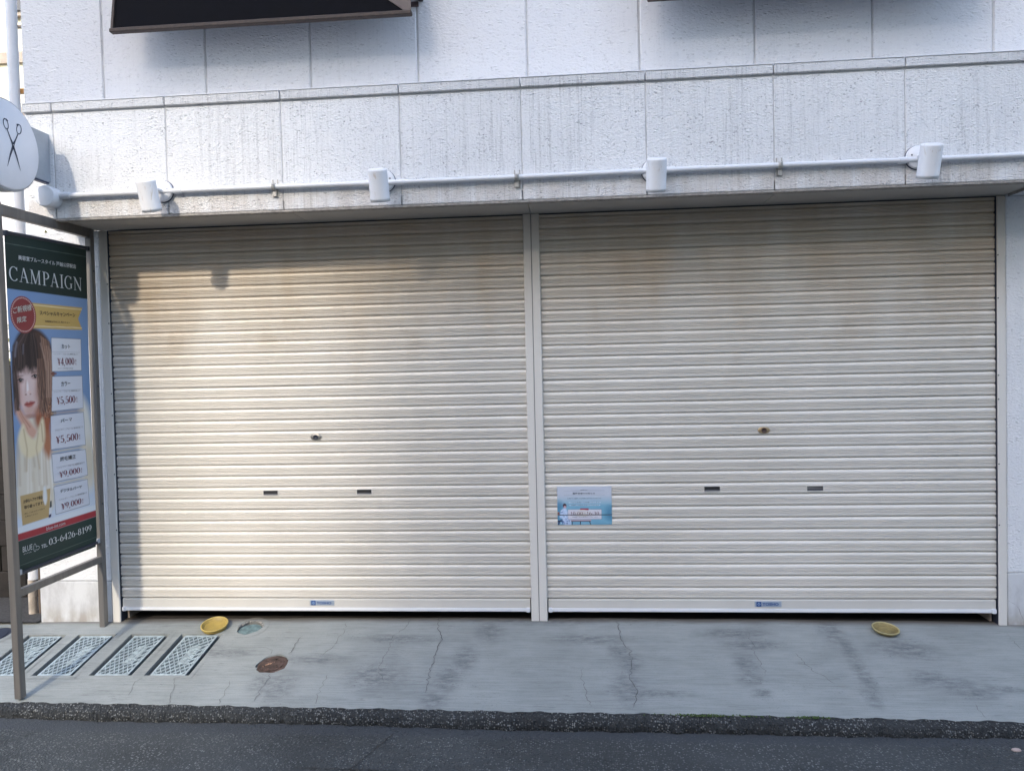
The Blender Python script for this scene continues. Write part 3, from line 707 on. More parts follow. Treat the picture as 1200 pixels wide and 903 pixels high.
# white dress sleeve and skirt
pt.smooth([(.02,1.22),(.06,1.33),(.10,1.40),(.2,1.38),(.26,1.30),(.28,1.1),(.28,.86),(.01,.86),(.005,1.05)], (214,206,190), .02)
pt.smooth([(.56,1.44),(.615,1.47),(.68,1.30),(.68,.95),(.58,.95)], (222,220,212), .03)
pt.ell(.63,1.08,.05,.13,(196,178,140), .8, .5)
for k in range(26):
    a = .02+.25*rr.random(); z1 = 1.24+.08*rr.random(); ln = .15+.22*rr.random()
    pt.line([(a,z1),(a+rr.uniform(-.02,.02),z1-ln)], rr.uniform(.005,.014), rr.choice([(180,164,140),(236,232,224),(196,182,158),(168,146,120),(240,238,232),(236,232,224)]), .5, .016)
# hair mass
pt.smooth([(.10,1.885),(.17,1.90),(.25,1.875),(.31,1.82),(.335,1.74),(.335,1.6),(.325,1.47),(.30,1.36),(.24,1.38),(.05,1.47),(.012,1.42),(.004,1.55),(.012,1.70),(.04,1.82)], (50,38,37), .012)
pt.smooth([(.20,1.86),(.27,1.84),(.315,1.77),(.33,1.6),(.32,1.42),(.28,1.36),(.25,1.5),(.27,1.65)], (98,66,52), .03, .8)
# neck and shoulder
pt.smooth([(.17,1.45),(.26,1.52),(.29,1.42),(.28,1.28),(.25,1.20),(.22,1.26),(.16,1.36)], (158,92,62), .02)
pt.smooth([(.20,1.27),(.27,1.30),(.29,1.21),(.26,1.15),(.22,1.2)], (170,112,80), .02)
# face
pt.smooth([(.030,1.66),(.09,1.70),(.18,1.70),(.228,1.64),(.226,1.56),(.200,1.48),(.150,1.415),(.112,1.392),(.080,1.420),(.050,1.49),(.032,1.58)], (216,190,184), .012)
pt.ell(.20,1.53,.035,.08,(190,146,132), .9, .6); pt.ell(.06,1.51,.03,.05,(212,170,160), .9, .4)
pt.ell(.12,1.60,.07,.06,(224,202,198), 1.1, .5)
pt.ell(.14,1.43,.06,.03,(196,150,132), .9, .6); pt.ell(.12,1.40,.05,.012,(150,96,76), .9, .6)
# hand at the cheek
pt.smooth([(.025,1.50),(.05,1.46),(.085,1.41),(.14,1.35),(.17,1.31),(.13,1.27),(.08,1.32),(.04,1.38),(.015,1.44)], (205,160,140), .012)
pt.line([(.03,1.47),(.07,1.40),(.12,1.34)], .006, (150,98,80), .6, .006); pt.line([(.045,1.42),(.10,1.33)], .005, (160,110,90), .5, .006)
# sleeve frill
pt.smooth([(.03,1.30),(.07,1.36),(.10,1.30),(.16,1.27),(.19,1.34),(.225,1.385),(.235,1.28),(.20,1.20),(.10,1.17),(.04,1.22)], (226,212,178), .012)
pt.line([(.07,1.33),(.09,1.22),(.08,1.1)], .01, (176,150,110), .6, .01); pt.line([(.18,1.30),(.16,1.22),(.18,1.1)], .01, (182,158,120), .6, .01)
pt.line([(.21,1.35),(.215,1.25)], .008, (150,110,74), .6, .01)
# fringe, side hair with loose waves
pt.ell(.215,1.56,.035,.10,(150,104,88), .8, .55); pt.ell(.05,1.56,.02,.09,(176,132,118), .8, .5); pt.ell(.13,1.67,.10,.035,(150,112,100), .7, .55)
pt.smooth([(.03,1.80),(.12,1.86),(.22,1.82),(.27,1.72),(.245,1.63),(.205,1.662),(.17,1.672),(.14,1.655),(.115,1.678),(.085,1.655),(.06,1.648),(.03,1.66),(.018,1.72)], (44,33,33), .012)
for k in range(90):
    a = .022+.22*rr.random(); tip = 1.648+rr.uniform(-.014,.03)
    pt.line([(.15+(a-.13)*.45,1.865),(a-.002,1.79),(a+.002,1.72),(a+(a-.13)*.14,tip)], rr.uniform(.0026,.005), rr.choice([(26,20,22),(34,26,28),(66,50,48),(52,38,38),(104,84,80)]), .5, .004)
for k in range(150):
    q = rr.random(); x0 = .20+.11*q; amp = .006+.018*rr.random(); ph = rr.choice((0,.5,1.1))+q; zb = 1.37+.12*rr.random()
    P_ = []
    for m in range(9):
        tt = m/8; zz = 1.87-.05*q+(zb-1.87+.05*q)*tt; P_.append((x0+.028*math.sin(tt*1.9)-.035*tt*tt*(1-q)+amp*tt*math.sin(tt*9+ph*3), zz))
    cc_ = rr.choice([(44,32,32),(62,44,40),(96,68,58),(132,96,80),(158,122,102),(184,150,130),(110,70,50)]) if q > .35 else rr.choice([(40,30,30),(56,40,38),(84,60,52),(120,90,78)])
    pt.line(P_, rr.uniform(.0026,.0055), cc_, .45, .004)
for k in range(26):
    x0 = .245+.05*rr.random(); zz = 1.50-.10*rr.random(); r_ = .010+.014*rr.random()
    pt.line([(x0+r_*math.cos(t_),zz+r_*1.4*math.sin(t_)) for t_ in [rr.uniform(2.4,3.4)+.5*j for j in range(7)]], .004, rr.choice([(186,140,112),(120,80,58),(70,46,38),(206,168,144)]), .55, .004)
for k in range(22): pt.line([(.012+.0018*k,1.76),(.008+.0022*k,1.60),(.014+.0016*k+.004*math.sin(k),1.43+.03*rr.random())], .0035, rr.choice([(34,26,28),(60,44,42),(92,70,66)]), .5, .004)
pt.line([(.052,1.81),(.040,1.775),(.034,1.735)], .010, (150,152,168), .55, .014); pt.line([(.10,1.80),(.094,1.75)], .006, (132,134,150), .5, .012); pt.line([(.235,1.81),(.262,1.73),(.275,1.66)], .007, (180,152,136), .6, .01)
# eyes, brows, nose, lips
for (a, z_, wd) in ((.065,1.602,.020),(.180,1.622,.028)):
    pt.ell(a, z_+.024, wd*1.3, .006, (110,80,72), .7, .5, .1); pt.ell(a, z_, wd*1.2, .017, (160,118,110), .9, .7)
    pt.ell(a, z_, wd*.8, .008, (176,160,158), .4, .8); pt.ell(a-.001, z_+.001, .0110, .0115, (34,26,28), .3, 1); pt.ell(a+.003, z_+.005, .003, .003, (210,210,216), .6, .8)
    pt.line([(a-wd,z_+.001),(a-wd*.2,z_+.011),(a+wd,z_+.004)], .0065, (30,22,25), .95, .004); pt.line([(a-wd*.8,z_-.008),(a+wd*.7,z_-.007)], .003, (110,76,72), .6, .004)
pt.line([(.105,1.60),(.098,1.55),(.095,1.535)], .006, (176,130,116), .5, .008); pt.ell(.116,1.560,.008,.034,(244,234,232), .8, .9); pt.ell(.128,1.535,.016,.010,(224,190,178), .7, .7)
pt.ell(.100,1.523,.008,.004,(130,80,70), .8, .8); pt.ell(.135,1.524,.007,.004,(140,90,80), .8, .6)
pt.smooth([(.084,1.467),(.104,1.482),(.118,1.478),(.132,1.484),(.168,1.478),(.146,1.460),(.120,1.452),(.100,1.456)], (166,80,74), .006)
pt.line([(.086,1.468),(.122,1.469),(.164,1.478)], .0035, (104,34,34), .9, .003); pt.ell(.125,1.458,.02,.005,(196,118,110), .8, .5)
pt.ell(.31,1.46,.03,.03,(96,60,48), .8, .6)
# locks falling over the cheeks, curled ends
for k in range(70):
    q = rr.random(); amp = .006+.012*rr.random(); x0 = .205+.05*q; zb = 1.40+.08*rr.random()
    P_ = [(x0+.012*math.sin(tt*2.6)-(.018*(1-q))*math.sin(tt*3.1)+amp*tt*math.sin(tt*8+k), 1.72+(zb-1.72)*tt) for tt in [m/8 for m in range(9)]]
    pt.line(P_, rr.uniform(.003,.006), rr.choice([(50,36,34),(74,52,46),(112,80,66),(150,114,96),(176,142,124),(44,32,32)]), .6, .004)
for k in range(16):
    P_ = [(.030+.016*rr.random()*tt+.006*math.sin(tt*6+k), 1.68-.24*tt) for tt in [m/6 for m in range(7)]]
    pt.line(P_, .004, rr.choice([(40,30,30),(78,56,50),(60,44,42)]), .55, .004)
for k in range(40):
    a = .262+.06*rr.random(); pt.line([(a,1.80-.1*rr.random()),(a+.008,1.70),(a+.002,1.60),(a+.01*math.sin(k),1.50)], .003, rr.choice([(196,164,144),(168,134,116),(120,88,74)]), .45, .004)
# green head and foot, red band
pt.poly([(-.1,2.101),(.8,2.101),(.8,2.5),(-.1,2.5)], GREEN); pt.line([(0,2.345),(.675,2.366)], .004, (92,108,100), .8)
pt.poly([(-.1,.4),(.8,.4),(.8,.727),(-.1,.727)], (26,50,46)); pt.line([(0,.590),(.675,.597)], .004, (84,104,98), .7)
pt.poly([(-.1,.727),(.8,.727),(.8,.766),(-.1,.766)], (160,44,54))
# ribbon and round badge
pt.poly([(.15,1.893),(.617,1.904),(.580,1.971),(.625,2.043),(.17,2.038)], (196,164,96)); pt.line([(.16,2.026),(.617,2.030)], .006, (226,206,160)); pt.line([(.16,1.906),(.612,1.917)], .006, (226,206,160))
pt.ell(.1125,1.966,.098,.103,(138,56,56), .04); 
for k in range(46):
    t_ = 2*math.pi*k/46; pt.ell(.1125+.088*math.cos(t_),1.966+.093*math.sin(t_),.005,.0034,(222,190,180), .6, .8, t_+math.pi/2)
# price cards
CARDS = [([(.328,1.846),(.600,1.848),(.595,1.652),(.321,1.648)]),([(.320,1.619),(.600,1.620),(.597,1.418),(.300,1.416)]),([(.290,1.391),(.599,1.394),(.604,1.189),(.280,1.194)]),([(.285,1.168),(.602,1.162),(.612,.998),(.291,1.003)]),([(.291,.978),(.607,.974),(.615,.815),(.300,.814)])]
for i, c_ in enumerate(CARDS):
    pt.poly(c_, (206,210,220) if i else (214,216,222)); pt.line(c_+[c_[0]], .0035, (70,74,86), .75)
    zt = c_[0][1]; pt.line([(.32,zt-.083),(.585,zt-.083)], .002, (150,150,158), .7)
pt.poly([(.31,1.63),(.36,1.632),(.36,1.64),(.31,1.642)], (120,70,60)); pt.line([(.30,1.404),(.6,1.406)], .014, (186,160,130), .5); pt.line([(.29,1.18),(.6,1.178)], .012, (206,190,160), .6); pt.line([(.29,.99),(.6,.986)], .012, (206,190,160), .6)
# kraft tag and bottle
pt.poly([(.025,.970),(.262,.973),(.242,.81),(.035,.805)], (186,158,108)); pt.line([(.05,.882),(.21,.885)], .0015, (150,130,90), .5)
pt.smooth([(.205,.985),(.225,.985),(.232,.92),(.218,.885),(.20,.915)], (222,224,224), .006)
pt.poly([(.256,.90),(.268,.90),(.268,.865),(.250,.86)], (52,56,64)); pt.poly([(.246,.862),(.268,.862),(.264,.825),(.243,.82)], (214,216,220)); pt.poly([(.240,.822),(.262,.826),(.260,.808),(.240,.805)], (44,44,84))
SH = pt.sheet('banner_sheet', bfn, M_print, BN)
sol = SH.modifiers.new('thickness', 'SOLIDIFY'); sol.thickness = .0008; sol.offset = -1
wm = MB(); serif(wm, 'CAMPAIGN', tfn, .018, 2.146, .605, .080, .0, .85, .07); wm.build('headline', I_white, BN)
wm = MB(); serif(wm, '03-6426-8199', tfn, .234, .647, .388, .038, 0, 1.15, .05); wm.build('phone_number', I_white, BN)
word(BN, I_white, 'shop_name', '美容室ブルースタイル 戸越公園駅店', tfn, .092, 2.268, .480, .026, .012, 0, .02)
word(BN, I_white, 'logo_lettering', 'BLUE', tfn, .030, .658, .072, .030, .0); word(BN, I_white, 'logo_lettering', 'STYLE', tfn, .036, .644, .060, .005)
word(BN, I_white, 'phone_lettering', 'TEL.', tfn, .172, .645, .052, .020, .01); word(BN, I_white, 'web_lettering', 'blue-int.com', tfn2, .216, .738, .160, .020)
wm = MB()
for pts in (arc(.122,.662,.010,.022,0,360,18), arc(.142,.656,.014,.010,-120,160,14)):
    vs = []
    for i, (a, b) in enumerate(pts):
        q = pts[(i+1)%len(pts)]; dx, dy = q[0]-a, q[1]-b; l_ = math.hypot(dx,dy) or 1
        vs += [tfn(a-dy/l_*.0012,b+dx/l_*.0012), tfn(a+dy/l_*.0012,b-dx/l_*.0012)]
    wm.add(vs, [(2*i,2*i+1,2*i+3,2*i+2) for i in range(len(pts)-2)])
wm.build('logo_mark', I_white, BN)
word(BN, I_cream, 'badge_lettering', 'ご新規様', tfn2, .034, 1.966, .142, .036, .01, 0, .2); word(BN, I_cream, 'badge_lettering', '限定', tfn2, .060, 1.916, .072, .032, .01, 0, .2)
for (txt, a, z_, wd, ht) in (('¥4,000',.372,1.686,.153,.042),('¥5,500',.348,1.455,.172,.043),('¥5,500',.326,1.226,.205,.042),('¥9,000',.342,1.022,.192,.036),('¥9,000',.350,.832,.182,.036)):
    rm = MB(); serif(rm, txt, tfn2, a, z_, wd, ht, .01, 1.1, .04); rm.build('price', I_red, BN); word(BN, I_red, 'price_note', '税\n込', tfn2, a+wd+.008, z_+.002, .012, ht*.8)
for (txt, a, z_, wd, ht, sl) in (('カット',.414,1.784,.077,.027,0),('カラー',.393,1.560,.085,.028,.02),('パーマ',.374,1.345,.106,.022,.02),('縮毛矯正',.353,1.117,.146,.026,0),('デジタルパーマ',.343,.932,.2,.020,-.02),
    ('スペシャルキャンペーン',.238,1.972,.312,.026,.02),('全部税込でのご優待メニュー',.279,1.933,.220,.012,.02),('お得なヘアケア商品',.045,.925,.148,.020,0),('取り扱ってます！',.050,.892,.150,.020,0)):
    word(BN, I_dark, 'menu_lettering', txt, tfn2, a, z_, wd, ht, .012, 0, sl)
for (a, z_, wd) in ((.338,1.747,.225),(.325,1.524,.245),(.322,1.298,.26),(.325,1.076,.255),(.33,.888,.262)): word(BN, I_grey, 'small_print', 'シャンプー・ブロー込 通常料金より', tfn2, a, z_, wd, .010)
word(BN, I_grey, 'small_print', '※ロング料金は別途', tfn2, .37, 1.662, .14, .008); word(BN, I_dark, 'small_print', '詳しくはスタッフまで', tfn2, .052, .862, .155, .010); word(BN, I_dark, 'small_print', 'お尋ねください', tfn2, .053, .845, .10, .009)
# banner rods
for zz, y1 in ((2.404,-.095), (.545,-.093)):
    rb = MB().tube((SX-.006,-.794,zz), (SX-.006,y1,zz+(.02 if zz > 2 else .012)), .011, n=14); rb.build('banner_rod', M_steeld, BN)
for y_, zz in ((-.785,.556),(-.098,.566),(-.785,2.400),(-.098,2.420)):
    MB().bbox(SX-.014, SX+.010, y_-.011, y_+.009, zz-.014, zz+.014, .002).build('rod_clip', M_grey if zz < 1 else M_steeld, BN)

# ------------------------------------------------------------------ projecting round sign
PJ = empty('projecting_sign', (-3.03,-.41,2.9), 'round white projecting sign with navy scissors, on a grey wall bracket', 'sign')
cY, cZ, rD = -.780, 2.872, .247
MB().lathe((-3.075,cY,cZ), (1,0,0), [(.001,0),(rD-.004,0),(rD,.004),(rD,.066),(rD-.004,.070),(rD-.010,.070),(rD-.012,.066)], 72).build('sign_rim', M_grey, PJ)
MB().lathe((-3.0,cY,cZ), (1,0,0), [(rD-.010,-.010),(rD-.010,-.002),(rD-.016,.002),(.001,.0022)], 72).build('sign_face', M_face, PJ)
MB().bbox(-3.066, -3.030, -.575, -.411, 2.757, 3.040, .004).build('bracket', M_grey, PJ)
MB().box(-3.062, -3.034, -.56, -.42, 2.748, 2.757).build('bracket_foot', M_navy, PJ)
sc = MB(); fx = -2.9965
def sfn(y_, z_): return (fx, y_, z_)
def strip(pts, ws):
    vs = []
    for i, (a, b) in enumerate(pts):
        p0 = pts[max(i-1,0)]; p1 = pts[min(i+1,len(pts)-1)]; dx, dy = p1[0]-p0[0], p1[1]-p0[1]; l_ = math.hypot(dx,dy) or 1
        vs += [sfn(a-dy/l_*ws[i],b+dx/l_*ws[i]), sfn(a+dy/l_*ws[i],b-dx/l_*ws[i])]
    sc.add(vs, [(2*i,2*i+1,2*i+3,2*i+2) for i in range(len(pts)-1)])
pv = (-.745, 2.880)
for sgn in (1,-1):
    hx = pv[0]+sgn*.048; hz = pv[1]+.098
    ring = [(hx+.017*math.cos(t_)+sgn*.004*math.sin(t_), hz+.026*math.sin(t_)) for t_ in [2*math.pi*k/26 for k in range(27)]]
    strip(ring, [.0028]*27)
    strip([(hx-sgn*.008,hz-.026),(pv[0]+sgn*.018,pv[1]+.030),(pv[0],pv[1])], [.003,.0042,.008])
    strip([(hx-sgn*.016,hz+.020),(hx-sgn*.002,hz+.028)], [.004,.002])
    strip([(pv[0]+sgn*.003,pv[1]),(pv[0]-sgn*.022,pv[1]-.055),(pv[0]-sgn*.048,pv[1]-.128)], [.0075,.0055,.0008])
sc.build('scissors_emblem', M_navy, PJ)
MB().lathe((fx+.0006,pv[0],pv[1]), (1,0,0), [(.003,0),(.001,.0006),(.0001,.0006)], 12).build('scissors_pivot', M_face, PJ)

# ------------------------------------------------------------------ conduit with junction box and clamps
PY = -.432
M_clamp = plain('aged_zinc', (.40,.385,.36), .5, metal=.3, var=.2, scale=40)
CO = empty('conduit', (-.3,PY,2.66), 'long white conduit pipe running along the foot of the parapet', 'pipe')
def pz(x): return 2.668+.0016*abs(x)+.002*math.sin(x*2.3)
cu_ = MB(); xs = np.linspace(-2.97, 5.0, 90)
ring_n = 12; vs = []
for x in xs:
    for k in range(ring_n):
        t_ = 2*math.pi*k/ring_n; vs.append((x, PY+.0155*math.cos(t_), pz(x)+.0155*math.sin(t_)))
cu_.add(vs, [(i*ring_n+k,i*ring_n+(k+1)%ring_n,(i+1)*ring_n+(k+1)%ring_n,(i+1)*ring_n+k) for i in range(len(xs)-1) for k in range(ring_n)], True)
cu_.build('pipe', M_pvc, CO)
MB().lathe((-3.018,-.412,2.664), (0,-1,0), [(.062,0),(.062,.070),(.058,.076),(.054,.077),(.001,.078)], 36).build('junction_box', M_pvc, CO)
MB().tube((-2.965,PY,pz(2.9)), (-2.895,PY,pz(2.9)), .021, n=16).build('box_coupling', M_pvc, CO)
LX = [-2.338, -1.034, .468, 1.868]
for lx_ in LX:
    for dx in (-.105, .075):
        x_ = lx_+dx; MB().tube((x_,PY,pz(x_)), (x_+.042,PY,pz(x_)), .0185, n=14).build('coupling', M_pvc, CO)
for cx_ in (-1.672, -.281, 1.148, 2.9):
    m = MB(); zc = pz(cx_)
    m.box(cx_-.017, cx_-.011, -.414, -.410, zc-.055, zc+.045); m.box(cx_+.011, cx_+.017, -.414, -.410, zc-.055, zc+.045); m.box(cx_-.012, cx_+.012, -.413, -.4098, zc-.055, zc+.02)
    m.lathe((cx_-.012,PY,zc), (1,0,0), [(.0165,0),(.020,.001),(.020,.023),(.0165,.024)], 16); m.tube((cx_-.002,PY-.018,zc+.008), (cx_+.006,PY-.026,zc+.008), .004, n=8)
    m.box(cx_-.010, cx_+.010, -.428, -.412, zc-.052, zc-.016)
    m.build('pipe_clamp', M_clamp, CO)

# ------------------------------------------------------------------ spotlights
def spotlight():
    T = empty('spotlight', (0,0,0), 'x', 'spotlight', 'white cylinder spotlights along the conduit')
    MB().lathe((0,0,0), (0,-1,0), [(.064,0),(.064,.006),(.060,.007)], 36).build('gasket', M_navy, T)
    MB().lathe((0,0,0), (0,-1,0), [(.061,.006),(.061,.020),(.057,.026),(.001,.027)], 36).build('wall_plate', M_lamp, T)
    MB().tube((0,-.024,.0), (0,-.112,-.004), .012, n=14).build('swivel_arm', M_lamp, T)
    s = MB(); ax = Vector((0,.36,-1)).normalized(); o = Vector((0,-.175,.022))
    s.lathe(o, ax, [(.0005,-.006),(.046,-.005),(.052,.002),(.053,.006),(.053,.150),(.0535,.151),(.0535,.154),(.053,.155),(.053,.168),(.049,.168),(.048,.140),(.0005,.140)], 40)
    s.build('lamp_housing', M_lamp, T)
    for dx in (-.036,.036): MB().tube((dx,-.0262,.01), (dx,-.0285,.01), .0045, n=10).build('screw', M_steeld, T)
    return T
sp = spotlight()
LBL = ['leftmost white spotlight, tilted, nearest the round scissors sign', 'second white spotlight from the left, above the left shutter', 'third white spotlight from the left, above the right shutter near the centre post', 'rightmost white spotlight, near the upper right corner of the right shutter']
for i, lx_ in enumerate(LX):
    if i == 0: o = sp; T_ = sp
    else:
        T_ = sp.copy(); col.objects.link(T_)
        for ch in sp.children:
            c_ = ch.copy(); c_.parent = T_; col.objects.link(c_)
    T_.location = (lx_, -.4115, [2.676,2.680,2.672,2.684][i]); T_['label'] = LBL[i]
    T_.rotation_euler = (0, 0, [-.06,.02,.02,.0][i])

# ------------------------------------------------------------------ outward-tilted dark windows
def window(x0, x1, label):
    W_ = empty('awning_window', ((x0+x1)/2,.05,3.68), label, 'window', 'dark awning windows above the parapet')
    yo, zo, yi, zi = -.16, 3.727, .045, 5.2       # lower edge out, upper edge in
    def sl(z_): return yo+(yi-yo)*(z_-zo)/(zi-zo)
    ins = .036*1.0
    def quad(m, a0, b0, z0, a1, b1, z1, th=.012, off=0.):
        y0, y1 = sl(z0)+off, sl(z1)+off
        m.add([(a0,y0,z0),(b0,y0,z0),(b1,y1,z1),(a1,y1,z1),(a0,y0+th,z0),(b0,y0+th,z0),(b1,y1+th,z1),(a1,y1+th,z1)], [(0,1,2,3),(7,6,5,4),(0,4,5,1),(1,5,6,2),(2,6,7,3),(3,7,4,0)])
    m = MB(); quad(m, x0+.02, x1-.004, zo+.02, x0+.02, x1-.004, zi); m.build('dark_pane', M_win, W_)
    MB().bbox(x0-.006, x1+.002, yo-.014, yo+.022, zo-.006, zo+.020, .005).build('bottom_edge', M_wbrown, W_)
    m = MB(); quad(m, x0, x0+.014, zo+.02, x0+.03, x0+.044, zi, .03, -.008); m.build('side_frame', M_wbrown, W_)
    # brown cheek filling the lower right corner
    m = MB(); k_ = .34
    P = [(x1-.19-k_*.15,zo+.108+.02), (x1-.012,zo+.021), (x1-.002,zo+.021), (x1-.002,zi), (x1-.9,zi-.9)]
    P = [(x1-.045,zo+.022),(x1-.002,zo+.022),(x1-.002,zi),(x1-1.35,zi-.45)]
    vs = [(a,sl(b)-.006,b) for a, b in P]+[(a,sl(b)-.001,b) for a, b in P]
    m.add(vs, [(0,1,2,3),(7,6,5,4)]+[(i,(i+1)%4,4+(i+1)%4,4+i) for i in range(4)]); m.build('brown_cheek', M_wframe, W_)
    m = MB(); m.bbox(x0-.10, x0-.055, .045, .079, 3.90, 5.4, .003); m.build('window_frame', M_wframe, W_)
    m = MB(); m.bbox(x1-.0, x1+.03, .045, .079, 3.91, 5.4, .003); m.build('window_frame', M_wframe, W_)
    MB().box(x0-.055, x1, .06, .079, 3.88, 3.905).build('window_sill', M_wframe, W_)
    return W_
window(-2.782, -.907, 'dark outward-tilted window above the left shutter, wholly brown-edged')
window(.490, 2.37, 'dark tilted window above the right shutter, only its lower edge showing at the top of the photo')

# ------------------------------------------------------------------ drain covers, manholes, bowls
def cover(i, a, b, label):
    x = (a+b)/2; y = (GY0+GY1)/2; C = empty('drain_cover', (x,y,gz(x,y)), label, 'drain cover', 'pale blue patterned drain covers in the pavement')
    def pr(m, poly, h0, h1):
        n = len(poly); vs = [on(p_[0],p_[1],h0) for p_ in poly]+[on(p_[0],p_[1],h1) for p_ in poly]
        m.add(vs, [(k,(k+1)%n,n+(k+1)%n,n+k) for k in range(n)]+[tuple(range(n,2*n))]); return m
    def rect(a_, b_, c_, d_): return [(a_,c_),(b_,c_),(b_,d_),(a_,d_)]
    pr(MB(), rect(a+.002,b-.002,GY0+.002,GY1-.002), -.06, -.026).build('seat_frame', M_plate_edge, C)
    xa, xb, ya, yb = a+.034, b-.028, GY0+.008, GY1-.018
    pr(MB(), rect(xa,xb,ya,yb), -.025, -.0045).build('plate', M_plate_low, C)
    m = MB(); e = .011
    for q in (rect(xa,xb,ya,ya+e),rect(xa,xb,yb-e,yb),rect(xa,xa+e,ya+e,yb-e),rect(xb-e,xb,ya+e,yb-e)): pr(m, q, -.0036, .0008)
    m.build('border', M_plate_blue, C)
    m = MB(); rg = random.Random(i+5); xi0, xi1, yi0, yi1 = xa+e, xb-e, ya+e, yb-e; xm = xi0+(xi1-xi0)*.45; tw = .0030
    def seg(p, q, w_):   # clipped bar
        p = np.array(p,float); q = np.array(q,float); t0, t1 = 0., 1.; d = q-p
        for k, (lo, hi) in enumerate(((xi0,xi1),(yi0,yi1))):
            if abs(d[k]) < 1e-9:
                if not lo <= p[k] <= hi: return
                continue
            ta, tb = (lo-p[k])/d[k], (hi-p[k])/d[k]; ta, tb = min(ta,tb), max(ta,tb); t0 = max(t0,ta); t1 = min(t1,tb)
        if t1-t0 < .02: return
        A, B = p+d*t0, p+d*t1; L_ = math.hypot(*d); nx, ny = -d[1]/L_*w_, d[0]/L_*w_
        pr(m, [(A[0]+nx,A[1]+ny),(A[0]-nx,A[1]-ny),(B[0]-nx,B[1]-ny),(B[0]+nx,B[1]+ny)], -.0036, .0004)
    pit = .046; Hh = yi1-yi0; Wd = xi1-xi0
    for k in range(-6, 16):
        y0 = yi0+k*pit; seg((xi0,y0),(xi0+Wd,y0+Wd*.9),tw)          # long diagonals
        # rungs between neighbouring diagonals
        for q in range(10):
            s = (q+.5)/10*Wd; xx = xi0+s; yy = y0+s*.9
            if (xx-xi0) > Wd*.50 and abs(yy-(yi0+yi1)/2) < Hh*.24: continue
            seg((xx,yy+.006),(xx-.013,yy+.036),.0022)
    # lettered strip at the right middle
    yc = (yi0+yi1)/2
    for dx in (.50,.66,.82,.96): seg((xi0+Wd*dx,yc-Hh*.24),(xi0+Wd*dx,yc+Hh*.24),.0022)
    for k in range(15):
        yy = yc-Hh*.23+k*Hh*.46/14; seg((xi0+Wd*.52,yy),(xi0+Wd*.64,yy+.004*rg.choice((-1,1))),.0021); seg((xi0+Wd*.69,yy),(xi0+Wd*.80,yy+.005*rg.choice((-1,1))),.0026)
    m.build('tread_ribs', M_plate_blue, C)
    n_ = MB(); pr(n_, rect(xb+.001,xb+.012,yc-.012,yc+.012), -.0118, .0006); n_.build('lift_notch', M_rubber, C)
    return C
CL = ['rightmost pale blue drain cover, partly under the yellow bowl edge', 'second drain cover from the right, between two other covers', 'third drain cover from the right, with brownish dirt on its ribs', 'leftmost drain cover, crossed by the front post of the sign stand']
for i, (a, b) in enumerate(GR): cover(i, a, b, CL[i])
def flat_disc(mb, cx_, cy_, rad, h0, h1, n=36, wob=0.):
    def P(q, h): return [on(cx_+q*(1+wob*math.sin(5*t_))*math.cos(t_), cy_+q*(1+wob*math.sin(5*t_))*math.sin(t_), h) for t_ in [2*math.pi*k/n for k in range(n)]]
    vs = P(rad,h0)+P(rad,h1)+P(rad*.92,h1+.001); mb.add(vs, [(j*n+k,j*n+(k+1)%n,(j+1)*n+(k+1)%n,(j+1)*n+k) for j in range(2) for k in range(n)]+[tuple(range(2*n,3*n))])
    return mb
hx, hy, hr = HOLES[0]; T_ = empty('manhole_cover', on(hx,hy), 'small round teal manhole cover sunk in the pavement beside the yellow bowl', 'manhole cover')
flat_disc(MB(), hx, hy, hr*1.02, -.05, -.030).build('pit_bottom', M_soil, T_); flat_disc(MB(), hx+.002, hy-.014, hr*.88, -.028, -.012).build('lid', M_teal, T_)
b_ = MB()
for k in range(60):
    t_ = rr.uniform(.2,3.3); q = hr*rr.uniform(.86,1.06); s = rr.uniform(.003,.008); p_ = Vector(on(hx+q*math.cos(t_),hy+q*math.sin(t_),-.004)); b_.add([p_+Vector((-s,0,0)),p_+Vector((s*.8,.3*s,0)),p_+Vector((0,s,0)),p_+Vector((0,-s*.8,0)),p_+Vector((0,0,s))], [(0,3,4),(3,1,4),(1,2,4),(2,0,4)])
b_.build('broken_mortar', M_drip, T_)
hx, hy, hr = HOLES[1]; T_ = empty('manhole_cover', on(hx,hy), 'rusty dark brown round manhole cover in the middle of the pavement', 'manhole cover')
flat_disc(MB(), hx, hy, hr*1.02, -.05, -.022).build('pit_bottom', M_soil, T_); flat_disc(MB(), hx+.002, hy-.001, hr*.93, -.02, -.002, wob=.004).build('lid', M_rust, T_)
m = MB(); flat_disc(m, hx+.0, hy, hr*.70, .0005, .0022)
m.build('lid_boss', M_rust, T_)
m = MB()
for k in range(9):
    s = rr.uniform(.003,.009); xx = hx-.045+.006*k+rr.uniform(-.004,.004); yy = hy-.028+.006*k+rr.uniform(-.006,.006)
    m.add([on(xx-s,yy,.0040),on(xx,yy-s*.7,.0040),on(xx+s,yy,.0040),on(xx,yy+s*.7,.0040)], [(0,1,2,3)])
m.build('worn_patch', M_copper, T_)
m = MB()
for k in range(6):
    t_ = k*math.pi/3+.4; m.tube(on(hx+hr*.5*math.cos(t_),hy+hr*.5*math.sin(t_),.002), on(hx+hr*.5*math.cos(t_),hy+hr*.5*math.sin(t_),.005), .006, n=8)
m.build('lid_stud', M_rust, T_)
hx, hy, hr = HOLES[2]; T_ = empty('manhole_cover', on(hx,hy), 'black round manhole cover at the left edge behind the sign post', 'manhole cover')
flat_disc(MB(), hx, hy, hr*.99, -.05, -.003).build('lid', M_rubber, T_); flat_disc(MB(), hx, hy, hr*.72, -.002, .0005).build('lid_boss', M_rubber, T_)

